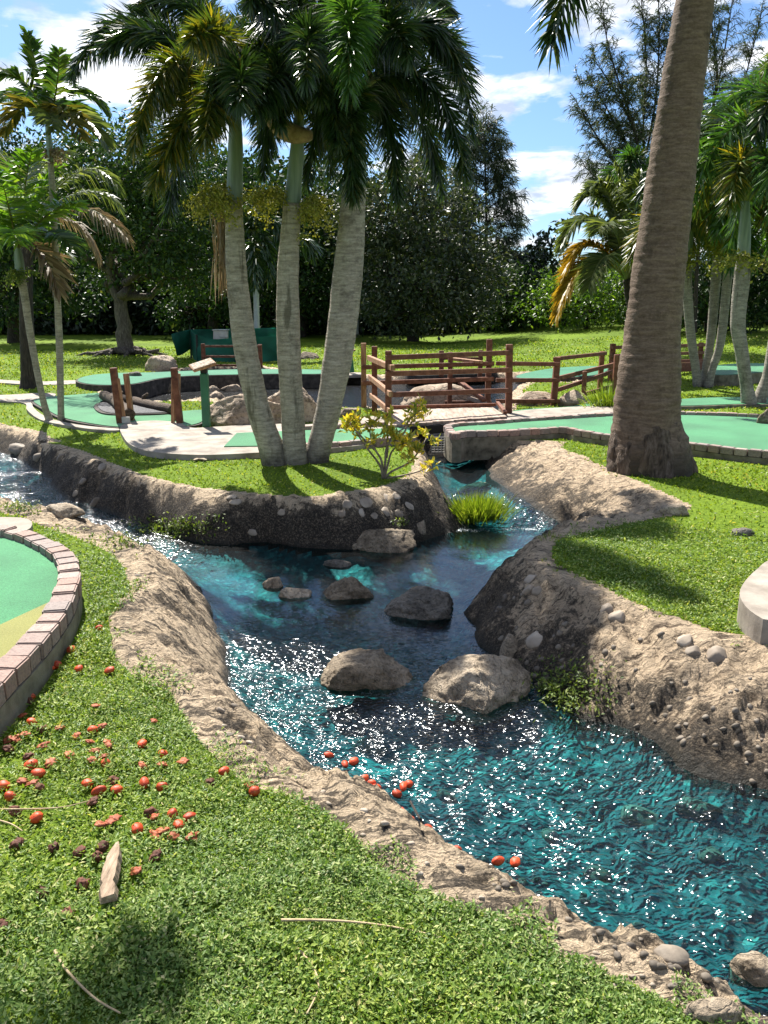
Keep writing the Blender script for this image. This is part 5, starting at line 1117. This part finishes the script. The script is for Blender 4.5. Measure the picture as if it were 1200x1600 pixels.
ta = tree('broad shade tree with forked dark trunk on the left lawn', 196, 27.6, .30, (188, 470), [(175, 255, 85, 62, 0), (262, 262, 75, 68, .5), (140, 345, 65, 52, -.5), (235, 365, 75, 60, -.8), (305, 335, 60, 72, .5), (110, 285, 45, 50, .5), (290, 425, 50, 40, 0), (170, 420, 40, 35, .4)], 15, .17, 'leaf_mid', 'bark')
mb = MB(); bb = np.array(ta.location)
for a in np.linspace(0, 6.28, 10)[:-1]: limb(mb, bb+[0, 0, .22], bb+[math.cos(a)*rng.uniform(.8, 2.0), math.sin(a)*1.0, -.03], .13, .03, .12, 8, 6)
link('root', mb.build('root', M['bark'], True), ta)
tree('dense tree rising at the left edge behind the palms', 20, 36, .3, (20, 440), [(15, 265, 80, 70, 0), (-60, 330, 80, 90, 0), (70, 380, 70, 70, 0), (5, 440, 90, 60, -1), (110, 440, 50, 55, 0), (75, 290, 50, 60, .5)], 13, .22, 'leaf_dark')
tree('dark dense tree behind the first palm trunk', 330, 39, .28, (335, 470), [(325, 300, 60, 70, 0), (345, 420, 75, 65, -1), (400, 385, 60, 80, 0), (300, 480, 60, 40, -.5), (395, 305, 45, 50, 0), (440, 330, 40, 60, 0)], 13, .24, 'leaf_dark')
tree('dark dense tree behind the second palm trunk', 470, 41, .28, (475, 470), [(470, 350, 60, 75, 0), (480, 440, 75, 65, -1), (525, 335, 50, 75, 0), (535, 440, 60, 65, -.5), (440, 480, 60, 40, 0)], 13, .24, 'leaf_dark')
tree('large olive green tree right of the three palms', 645, 37, .3, (648, 460), [(618, 335, 75, 72, 0), (690, 360, 72, 66, 0), (595, 420, 65, 65, 0), (675, 440, 85, 62, -1), (742, 425, 48, 62, 0), (652, 285, 52, 40, 0), (570, 350, 45, 70, 0), (620, 485, 70, 40, -1), (730, 485, 50, 38, -.5)], 15, .2, 'leaf_olive')
tree('rounded mid green bush at the end of the tall trees', 800, 41, .15, (800, 490), [(790, 455, 45, 40, 0), (832, 465, 42, 36, 0), (810, 490, 55, 28, -.5)], 20, .2, 'leaf_mid', name='bush', cat='bush', group='bushes beyond the lawn')
tree('bright sunlit shrub below the arching gold fronds', 915, 38, .12, (915, 490), [(900, 452, 52, 34, 0), (950, 450, 44, 42, 0), (865, 478, 36, 26, 0), (925, 485, 60, 28, -.5)], 20, .19, 'leaf_bright', name='bush', cat='bush', group='bushes beyond the lawn')
tree('dark wooded tree behind the slanting right palms', 1110, 33, .25, (1110, 470), [(1080, 440, 60, 55, 0), (1150, 445, 70, 60, 0), (1210, 420, 60, 80, 0), (1120, 490, 80, 26, 0), (1040, 470, 40, 40, 0), (1180, 350, 60, 70, 2)], 15, .2, 'leaf_dark')
tree('green tree filling the sky gap behind the right palms', 1240, 30, .25, (1230, 450), [(1120, 300, 60, 60, 2), (1200, 300, 70, 70, 2), (1060, 340, 40, 50, 2)], 11, .2, 'leaf_mid')
tree('tall dark tree closing the gap behind the broad shade tree', 110, 46, .3, (150, 430), [(40, 330, 90, 80, 0), (150, 310, 90, 90, 0), (230, 330, 80, 90, 0), (80, 430, 90, 60, 0), (220, 440, 90, 60, 0), (300, 400, 70, 80, 0)], 9, .36, 'leaf_dark')
tree('tall dark tree closing the gap behind the three palms', 430, 47, .3, (440, 430), [(350, 310, 80, 70, 0), (430, 330, 80, 80, 0), (510, 320, 80, 80, 0), (390, 420, 90, 70, 0), (500, 430, 90, 70, 0), (590, 370, 70, 90, 0)], 9, .36, 'leaf_dark')
# fan palm peeping over the bushes
fp_ = thing('fan_palm', 'small spiky fan palm head above the bushes', 'palm tree', (PY(838, 500, 45)[0], 45, ground(PY(838, 500, 45)[0], 45)))
trunk(fp_, [(838, 515, 9), (838, 470, 8), (838, 435, 8)], 45, M['darkbark'], 8)
for k in range(14):
    c = PY(838, 432, 45); d = unit(np.array([math.cos(k*.95), math.sin(k*.95)*.8, rng.uniform(-.1, 1.1)])); e = c+d*rng.uniform(.6, .9); n = 26
    f = unit(np.cross(d, [0, 0, 1.0])+1e-3); g_ = np.cross(f, d); aa = np.linspace(-1.3, 1.3, n)[:, None]
    dd = unit(d*np.cos(aa)+f*np.sin(aa)); mb = MB(); V, Q, T = strips(np.repeat(e[None], n, 0), dd, unit(np.cross(dd, g_)), rng.uniform(.6, .85, n), .09, .3); mb.add(V, Q, T)
    V, Q, T = tube(np.array([c, e]), [.02, .015], 5); mb.add(V, Q, T); link('fan_leaf', mb.build('fan_leaf', M['palm_green']), fp_)
# feathery casuarinas
def casuarina(label, base, Y, limbs, nt=60, tl=1.1, nn=26, group='feathery casuarina trees', nl=.26, nw=.022):
    x = PY(base[0], base[1], Y)[0]; t = thing('casuarina_tree', label, 'tree', (x, Y, ground(x, Y)), group)
    mw = MB(); mn = MB()
    for (pts, r0) in limbs:
        P = resample(catmull([PY(p[0], p[1], Y+(p[2] if len(p) > 2 else 0)) for p in pts], 8), .25); n = len(P)
        V, Q, T = tube(P, np.linspace(r0, .012, n), 7, False); mw.add(V, Q)
        Tn = unit(np.gradient(P, axis=0)); K = int(nt*n*.25/6)+12
        for q in range(K):
            s = rng.uniform(.18, 1); i_ = min(n-1, int(s*n)); l = tl*(1.15-.75*s)*rng.uniform(.6, 1.3)
            dd = unit(Tn[i_]*.75+rdir(1)[0]*.9+[0, 0, .15]); a = P[i_]; m_ = a+dd*l*.5+[0, 0, .05*l]; b_ = a+dd*l+[0, 0, -.12*l]
            tt = np.linspace(0, 1, 5); B = bez(a, m_, b_, tt); V, Q, T = tube(B, np.linspace(.014, .005, 5), 3, False); mw.add(V, Q)
            k = max(8, int(nn*l/tl)); u = rng.uniform(.15, 1.0, k); pos = bez(a, m_, b_, u)
            d2 = unit(dd*.8+rdir(k)*.85+[0, 0, -.1]); V, Q, T = strips(pos, d2, unit(np.cross(d2, rdir(k))), nl*rng.uniform(.6, 1.4, k), nw, .5); mn.add(V, Q, T)
    link('trunk', mw.build('trunk', M['darkbark'], True), t); link('crown', mn.build('crown', M['needle']), t); return t
def conifer(px, yb, yt, hw, nb, rot=0):
    L_ = [([(px, yb), (px+3, (yb+yt)/2), (px-2+rot, yt)], .14)]
    for k in range(nb):
        f = (k+.5)/nb; y = yb+(yt-yb)*(.12+.8*f); s = 1 if k % 2 else -1; w = hw*(1-f)**.8*random.uniform(.6, 1.15)+6
        L_.append(([(px, y), (px+s*w*.6, y-w*.35, random.uniform(-1, 1)), (px+s*w, y-w*.42, random.uniform(-1.5, 1.5))], .04))
    return L_
random.seed(11)
casuarina('tall pointed casuarina standing clear against the sky', (757, 500), 47, conifer(757, 510, 172, 80, 26), 46, 1.3, 34, nl=.40, nw=.036)
casuarina('casuarina top poking out behind the olive tree', (660, 500), 49, conifer(657, 500, 222, 50, 16), 46, 1.2, 34, nl=.40, nw=.036)
casuarina('thin casuarina sprig right of the palm fronds', (725, 500), 46, conifer(722, 500, 285, 40, 10), 46, 1.1, 30, nl=.40, nw=.036)
casuarina('open branched casuarina left of the big trunk top', (1020, 480), 29, [([(1022, 520), (1015, 400), (1010, 300), (990, 200), (955, 90), (938, 5)], .09), ([(1010, 310), (985, 290), (950, 240), (905, 168)], .06), ([(1000, 260, .5), (970, 210, .8), (930, 140, 1), (905, 130, 1)], .05), ([(1012, 330), (990, 320, -.5), (955, 300, -.8), (915, 262, -1)], .05),
    ([(985, 190), (965, 150, .5), (930, 95, .9)], .04), ([(1008, 300), (1005, 200, 1), (1010, 100, 1.5), (1000, -20, 2)], .05), ([(1010, 240, 1), (1025, 150, 1.4), (1030, 40, 1.8), (1025, -60, 2)], .045)], 80, 1.1, 55, nl=.24, nw=.022)
casuarina('tall airy casuarina right of the big trunk top', (1110, 480), 31, [([(1085, 520), (1090, 400), (1098, 300), (1110, 190), (1132, 80), (1150, -40)], .085), ([(1098, 300), (1080, 200, -.5), (1082, 100, -.8), (1095, 0, -1)], .05), ([(1100, 280), (1140, 200, .4), (1170, 100, .8), (1190, 20, 1)], .05), ([(1110, 190), (1120, 120, -.6), (1112, 40, -1), (1108, -40, -1)], .06), ([(1140, 200), (1180, 150), (1205, 110)], .04)], 70, 1.1, 50, nl=.24, nw=.022)
# undergrowth and far tree line as masses
def mass(name, label, n, x0, x1, y0, y1, h, leaf, mat, seed):
    r = np.random.default_rng(seed); x = r.uniform(x0, x1, n); y = r.uniform(y0, y1, n)
    top = h*(.7+.45*vn3(x*.35, y*.35, x*0, seed)+.15*vn3(x*1.3, y*1.3, x*0, seed+1)); z = look(GZ, x, y)+r.uniform(0, 1, n)**.8*top
    pos = np.c_[x, y, z]; V, Q = leaves(pos, unit(rdir(n, r)+[0, 0, -.2]), unit(rdir(n, r)+[0, -.3, .6]), leaf*r.uniform(.6, 1.4, n), leaf*.5*r.uniform(.7, 1.3, n))
    tag(link(name, np_mesh(name, V, Q, None, [M[mat]])), label, kind='stuff')
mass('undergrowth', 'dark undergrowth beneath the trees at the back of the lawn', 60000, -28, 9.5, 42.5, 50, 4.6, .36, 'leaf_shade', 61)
mass('undergrowth', 'leafy scrub behind the right hand lawn', 15000, 9, 32, 41, 47, 2.2, .32, 'leaf_mid', 62)
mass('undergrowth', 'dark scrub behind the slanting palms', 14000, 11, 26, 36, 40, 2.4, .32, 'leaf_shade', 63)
mass('treeline', 'distant wall of trees closing the view', 70000, -60, 7, 56, 66, 9.0, .62, 'leaf_dark', 64)
mass('treeline', 'distant low trees beyond the bushes', 30000, 7, 75, 58, 66, 3.8, .5, 'leaf_mid', 65)
# power line behind the bushes
pwl = thing('power_line', 'thin power line crossing the sky above the bushes', 'power line', (PY(690, 500, 75)[0], 75, 0))
xa, xb = PY(640, 400, 75)[0], PY(1060, 400, 75)[0]
for x in (xa, xb): link('pole', beam_mesh('pole', (x, 75, 0), (x, 75, 7.2), .25, .25, M['darkbark'], (0, 1, 0)), pwl)
for z in (6.3, 6.6):
    P = np.array([(xa+(xb-xa)*t, 75, z-.5*4*t*(1-t)) for t in np.linspace(0, 1, 16)]); V, Q, T = tube(P, .02, 4); mb = MB(); mb.add(V, Q, T); link('wire', mb.build('wire', M['wire']), pwl)

# ------------------------------------------------------------------ lawn leaves and grass blades
def scatter(n, r0, r1, th=31.0, seed=1):
    r = np.random.default_rng(seed); rr = np.exp(r.uniform(math.log(r0), math.log(r1), n)); t = np.radians(r.uniform(-th, th, n))
    x, y = rr*np.sin(t), rr*np.cos(t); i, j, a, b = grid_ij(x, y)
    ok = (GZO[i, j] == 4) & (GZO[i+1, j+1] == 4)
    fringe = (GR[i, j] > .80) & (GR[i, j] < 1) & (GZO[i, j] > 0) & (r.uniform(size=n) < (GR[i, j]-.78)*2.2) & (fbm(x*5, y*5, seed=77, oct=2) > .05)
    ok |= fringe
    for poly in EXCL: ok &= ~inpoly(x, y, poly)
    return x[ok], y[ok], rr[ok], r
def bald(x, y):                                     # bare soil patches show as thinner cover
    return np.clip(.5+.9*fbm(x*1.4, y*1.4, seed=91, oct=3), 0.12, 1)
x, y, r_, rg = scatter(430000, 1.15, 6.2, 31, 5)
keep = rg.uniform(size=len(x)) < bald(x, y)**.5; x, y, r_ = x[keep], y[keep], r_[keep]
n = len(x); z = look(GZ, x, y); bump = .5+.5*fbm(x*9, y*9, seed=15, oct=3); hgt = rg.uniform(0, 1, n)**1.2*.030*(.4+bump)
sz = (.0108+.0015*r_)*rg.uniform(.65, 1.45, n)*(.8+.4*bump)
d = unit(np.c_[rg.normal(size=(n, 2)), rg.uniform(.05, .9, n)]); V, Q = leaves(np.c_[x, y, z+hgt], d, unit(rdir(n, rg)*.5+[0, 0, 1]), sz, sz*rg.uniform(.32, .5, n), .12)
tag(link('ground_cover', np_mesh('ground_cover', V, Q, None, [M['clover']])), 'low leafy weeds and clover covering the near lawn', kind='stuff')
x, y, r_, rg = scatter(200000, 3.6, 34, 31, 6)
keep = rg.uniform(size=len(x)) < bald(x, y)**.5; x, y, r_ = x[keep], y[keep], r_[keep]
n = len(x); z = look(GZ, x, y); d = unit(np.c_[rg.normal(size=(n, 2))*.55, np.ones(n)]); L = (.022+.0022*r_)*rg.uniform(.6, 1.4, n)
V, Q, T = strips(np.c_[x, y, z-.005], d, unit(np.cross(d, rdir(n, rg))), L, L*.16+.0012*r_*.6, .35)
tag(link('grass', np_mesh('grass', V, Q, T, [M['blade']])), 'short sunlit lawn grass', kind='stuff')
x, y, r_, rg = scatter(26000, 1.2, 5.0, 31, 8)
keep = fbm(x*1.1, y*1.1, seed=33, oct=2) > .15; x, y, r_ = x[keep], y[keep], r_[keep]
n = len(x); d = unit(np.c_[rg.normal(size=(n, 2))*.5, np.ones(n)]); L = rg.uniform(.025, .06, n)
V, Q, T = strips(np.c_[x, y, look(GZ, x, y)], d, unit(np.cross(d, rdir(n, rg))), L, .0035, .6)
tag(link('grass', np_mesh('grass', V, Q, T, [M['tuft']])), 'thin bright grass blades among the clover', kind='stuff')
# tufts, weeds, shrub
def tuft(label, px, py, w, h, n, mat, zb=None, droop=.5, bw=.008, name='grass_tuft', wy=.5):
    c = hit(px, py) if zb is None else PZ(px, py, zb); m = pxm(c[1], c[2]); r = w*m/2; H = h*m
    pos = np.c_[rng.normal(size=n)*r*.45, rng.normal(size=n)*r*.45*wy, np.zeros(n)]; d = unit(np.c_[pos[:, 0]/r*.5+rng.normal(size=n)*.18, pos[:, 1]/r*.5+rng.normal(size=n)*.18, np.ones(n)])
    t = thing(name, label, 'grass', c)
    V, Q, T = strips(pos+c-[0, 0, .03], d, unit(np.cross(d, rdir(n))), H*rng.uniform(.55, 1.1, n), bw, droop*rng.uniform(.2, 1.5, n))
    link('blades', np_mesh('blades', V, Q, T, [M[mat]]), t)
tuft('bright green grass tuft growing in the stream below the culvert', 748, 806, 66, 52, 2200, 'tuft', -.33, .4, .0075, wy=.9)
tuft('tall grass clump beside the big palm trunk', 955, 640, 56, 62, 520, 'tuft', .0, .7, .014)
tuft('wispy grass sprig at the cascade end of the right bank', 862, 840, 40, 24, 40, 'blade', None, .4, .004)
def weed(label, px, py, w, h, n, mat='weed', s=.022, up=.05):
    pos = []
    for k in range(n):
        q = hit(px+random.gauss(0, w*.28), py+random.gauss(0, h*.28))
        q[2] = max(q[2], float(wl(q[0], q[1]))); pos.append(q+[0, 0, random.random()*up])
    pos = np.array(pos); V, Q = leaves(pos, unit(rdir(n)+[0, 0, .4]), unit(rdir(n)*.6+[0, 0, 1]), s*rng.uniform(.6, 1.4, n), s*.5)
    c = hit(px, py); t = thing('weed_patch', label, 'weeds', c, 'weeds by the water'); link('leaves', np_mesh('leaves', V, Q, None, [M[mat]]), t)
weed('leafy weeds between the largest pale boulder and the right bank', 885, 1090, 120, 80, 900, s=.024, up=.08)
weed('weed patch at the foot of the far bank', 275, 832, 110, 30, 600, s=.035, up=.05)
weed('small weeds on the side stream bank', 205, 850, 80, 16, 160, s=.03)
weed('weeds on the pale bank near the slab corner', 30, 797, 60, 14, 200, s=.03, up=.04)
weed('mossy weeds beside the low brown boulder', 627, 822, 22, 12, 70, s=.025)
sh = thing('shrub', 'bare stemmed shrub with yellow leaf clusters on the bank lip', 'shrub', hit(600, 748))
YSH = hit(600, 748)[1]
for si, (pts, tipn) in enumerate(((((598, 748), (594, 728), (575, 702), (560, 680), (556, 660)), 1), (((598, 748), (596, 720), (585, 700), (578, 672), (588, 655)), 1), (((600, 748), (602, 722), (604, 700), (615, 680), (638, 665), (655, 648)), 2), (((602, 748), (610, 738), (640, 722), (655, 704), (666, 685)), 2), (((600, 748), (605, 730), (612, 706), (625, 695), (645, 690)), 2), (((603, 748), (625, 744), (650, 738), (664, 732)), 0), (((604, 715), (606, 690), (604, 668), (606, 650)), 1), (((615, 690), (632, 675), (640, 655), (666, 635)), 1), (((585, 702), (572, 690), (552, 668), (545, 655)), 1))):
    P = catmull([PY(a, b, YSH+(random.uniform(-.12, .12) if k else 0)*k*.5) for k, (a, b) in enumerate(pts)], 6); V, Q, T = tube(P, np.linspace(.013, .005, len(P)), 6); mb = MB(); mb.add(V, Q, T)
    st_ = link('stem', mb.build('stem', M['shrubstem'], True), sh)
    for q in range(4+2*tipn):
        c = P[-1] if q < 2 else P[int(len(P)*random.uniform(.55, .98))]; c = c+rng.normal(size=3)*.035
        n = 15 if tipn else 8; d = unit(rdir(n)+[0, 0, .7]); V, Q = leaves(c+rng.normal(size=(n, 3))*.022, d, unit(rdir(n)+[0, 0, .6]), rng.uniform(.045, .09, n), .03)
        link('leaf_cluster', np_mesh('leaf_cluster', V, Q, None, [M['croton']]), sh)['kind'] = 'stuff'

# ------------------------------------------------------------------ fruit, chips, twigs
def fruit_mesh(kind, seed):
    V, Fc = ICO[3 if kind == 'ripe' else 2]; V = V.copy(); o = seed*3.1
    if kind == 'ripe': P = V*(1+.09*fbm(V[:, 0]*1.6+o, V[:, 1]*1.6, V[:, 2]*1.6, oct=3, seed=seed))[:, None]*[1.15, .93, .88]; P[:, 0] += .1*(1-np.clip(np.hypot(V[:, 1], V[:, 2])*3, 0, 1))*np.sign(V[:, 0])*-1; mt = 'fruit'
    elif kind == 'old': V, Fc = ICO[3]; P = V*(.9+.42*fbm(V[:, 0]*2.2+o, V[:, 1]*2.2, V[:, 2]*2.2, oct=3, seed=seed))[:, None]*[1.1, .95, .75]; mt = 'fruit_old'
    else: V, Fc = ICO[3]; P = V*(.95+.5*fbm(V[:, 0]*1.8+o, V[:, 1]*1.8, V[:, 2]*1.8, oct=3, seed=seed))[:, None]*[1.0, .85, .32]; mt = 'fruit_peel'
    return np_mesh('palm_fruit', P*.021, None, Fc, [M[mt]], smooth=True)
FM = {k: [fruit_mesh(k, s) for s in range(4)] for k in ('ripe', 'old', 'peel')}
def fruit(px, py, kind, lab, group, water=False):
    q = hit(px, py+6)
    if water: q = np.r_[PW(px, py), 0]; q[2] = float(wl(q[0], q[1]))
    o = link('palm_fruit', random.choice(FM[kind]), None, q+[0, 0, .003 if water else (.019 if kind != 'peel' else .024)], (random.uniform(-.4, .4), random.uniform(-.4, .4), random.uniform(0, 6.28)), (random.uniform(.78, 1.08), random.uniform(.78, 1.05), random.uniform(.75, 1.0)))
    tag(o, lab, 'fruit', group)
def c8(l): return [(a/2.4, b/2.4+1050) for a, b in l]
ripe = c8([(152, 27), (45, 110), (112, 95), (43, 130), (68, 138), (122, 192), (350, 220), (612, 310), (118, 352), (398, 348), (15, 432), (40, 470), (330, 425), (373, 453), (440, 447), (543, 422), (610, 436), (840, 378), (955, 454), (140, 553), (648, 540), (713, 548), (516, 594), (672, 582), (535, 273), (145, 385)])
ripe += [(a/2.4, b/2.4+760) for a, b in [(372, 532), (268, 615), (412, 693), (297, 686), (190, 683), (215, 672), (150, 722)]]
old = c8([(80, 105), (165, 218), (110, 322), (425, 412), (790, 422), (205, 665), (300, 680), (385, 665), (365, 705), (160, 835), (310, 805), (255, 920), (60, 530), (75, 645), (585, 695), (350, 490), (35, 292), (60, 660), (150, 440), (15, 960), (112, 110), (570, 537)])
peel = c8([(228, 215), (383, 212), (290, 250), (340, 270), (410, 285), (360, 305), (265, 320), (165, 285), (30, 265), (60, 250), (690, 345), (610, 355), (430, 562), (585, 620), (725, 630), (580, 555), (90, 420), (120, 428), (60, 262), (100, 240), (390, 325), (405, 270), (195, 350), (350, 340), (410, 575), (655, 625), (610, 605), (940, 432), (540, 360), (88, 170), (580, 192), (365, 132), (510, 762), (380, 580)])
ORD = ['first', 'second', 'third', 'fourth', 'fifth', 'sixth', 'seventh', 'eighth', 'ninth', 'tenth', 'eleventh', 'twelfth', 'thirteenth', 'fourteenth']
BANDS = [(1045, 'on the narrow strip beside the brick rim'), (1115, 'by the foot of the brick rim'), (1168, 'in the back scatter of fruit'), (1222, 'in the middle scatter of fruit'), (1292, 'in the front scatter of fruit'), (1335, 'just behind the wood chip'), (2000, 'in the shaded grass around the wood chip')]
def place(lst, kind, what, group):
    rows = {}
    for p in lst:
        k = next(i for i, b in enumerate(BANDS) if p[1] < b[0]); rows.setdefault(k, []).append(p)
    for k, ps in rows.items():
        for q, p in enumerate(sorted(ps)):
            fruit(p[0], p[1], kind, ('%s %s' % (what, BANDS[k][1])) if len(ps) == 1 else ('%s %s, %s from left' % (what, BANDS[k][1], ORD[q])), group)
place(ripe, 'ripe', 'ripe red palm fruit', 'ripe palm fruit on the lawn')
place(old, 'old', 'shrivelled dark fruit', 'shrivelled palm fruit on the lawn')
place(peel, 'peel', 'split fruit skin', 'split fruit skins on the lawn')
fl = sorted([(103, 130), (142, 152), (190, 188), (221, 211), (237, 241), (273, 226), (288, 208), (302, 202), (280, 268), (349, 313), (305, 292), (424, 367), (525, 394), (210, 200), (568, 397), (165, 145), (200, 250)])
for q, (a, b) in enumerate(fl):
    lab = 'red fruit floating in the stream, %s from left' % ORD[q] if q < 14 else 'red fruit floating in the stream, %s from right' % ORD[16-q]
    fruit(a/1.6+450, b/1.6+1100, 'ripe', lab, 'palm fruit floating in the stream', True)
def twig(label, pts, r, mat='twig'):
    P = catmull([hit(a, b)+[0, 0, .03] for a, b in pts], 8); V, Q, T = tube(P, np.linspace(r, r*.5, len(P)), 6); mb = MB(); mb.add(V, Q, T)
    tag(link('twig', mb.build('twig', M[mat], True)), label, 'twig', 'dry twigs on the lawn')
twig('pale curved twig in the shaded lower left grass', [(88, 1503), (105, 1532), (148, 1576), (190, 1602)], .004)
twig('long straight dry stalk lying across the lawn', [(440, 1454), (520, 1455), (600, 1462), (680, 1477)], .004)
twig('hooked dry twig below the long stalk', [(467, 1500), (490, 1530), (498, 1562), (480, 1602)], .0035)
twig('thin dry stalk among the fruit at the left edge', [(-5, 1279), (90, 1276), (140, 1264)], .003)
twig('short dry stalk near the left edge under the fruit', [(0, 1296), (20, 1302), (37, 1312)], .003)
twig('dark stick floating by the red fruit', [(640, 1262), (652, 1285), (660, 1300)], .006, 'darkbark')
def chip(label, pts, wpx, mat, name, cat, th=.012, lift=.03):
    P = np.array([hit(a, b)+[0, 0, lift] for a, b in pts]); P = catmull(P, 5); n = len(P); T, U, W = frames(P)
    sd = unit(np.cross(T, [0, 0, 1.0])); m = pxm(P[0][1], P[0][2]); w = np.interp(np.linspace(0, 1, n), np.linspace(0, 1, len(wpx)), wpx)*m/2; w = w*(1+.18*rng.normal(size=n)*.6)
    up = np.array([0, 0, th]); V = np.vstack([P-sd*w[:, None], P+sd*w[:, None], P+sd*w[:, None]*.8+up, P-sd*w[:, None]*.7+up*1.2])
    Q = []
    for i in range(n-1):
        for a, b in ((0, 1), (1, 2), (2, 3), (3, 0)): Q.append((a*n+i, b*n+i, b*n+i+1, a*n+i+1))
    Q += [(0, n, 2*n, 3*n), (4*n-1, 3*n-1, 2*n-1, n-1)]
    tag(link(name, np_mesh(name, V, Q, None, [M[mat]])), label, cat)
chip('splintered pale wood chip standing out on the lawn', [(186, 1342), (178, 1370), (172, 1400), (172, 1428)], [6, 22, 26, 24, 24], 'driftwood', 'wood_chip', 'wood chip', .02, .035)
chip('curled tan leaf lying on the island lawn', [(303, 723), (312, 720), (323, 723)], [3, 10, 3], 'palm_dry', 'dry_leaf', 'leaf', .01, .02)
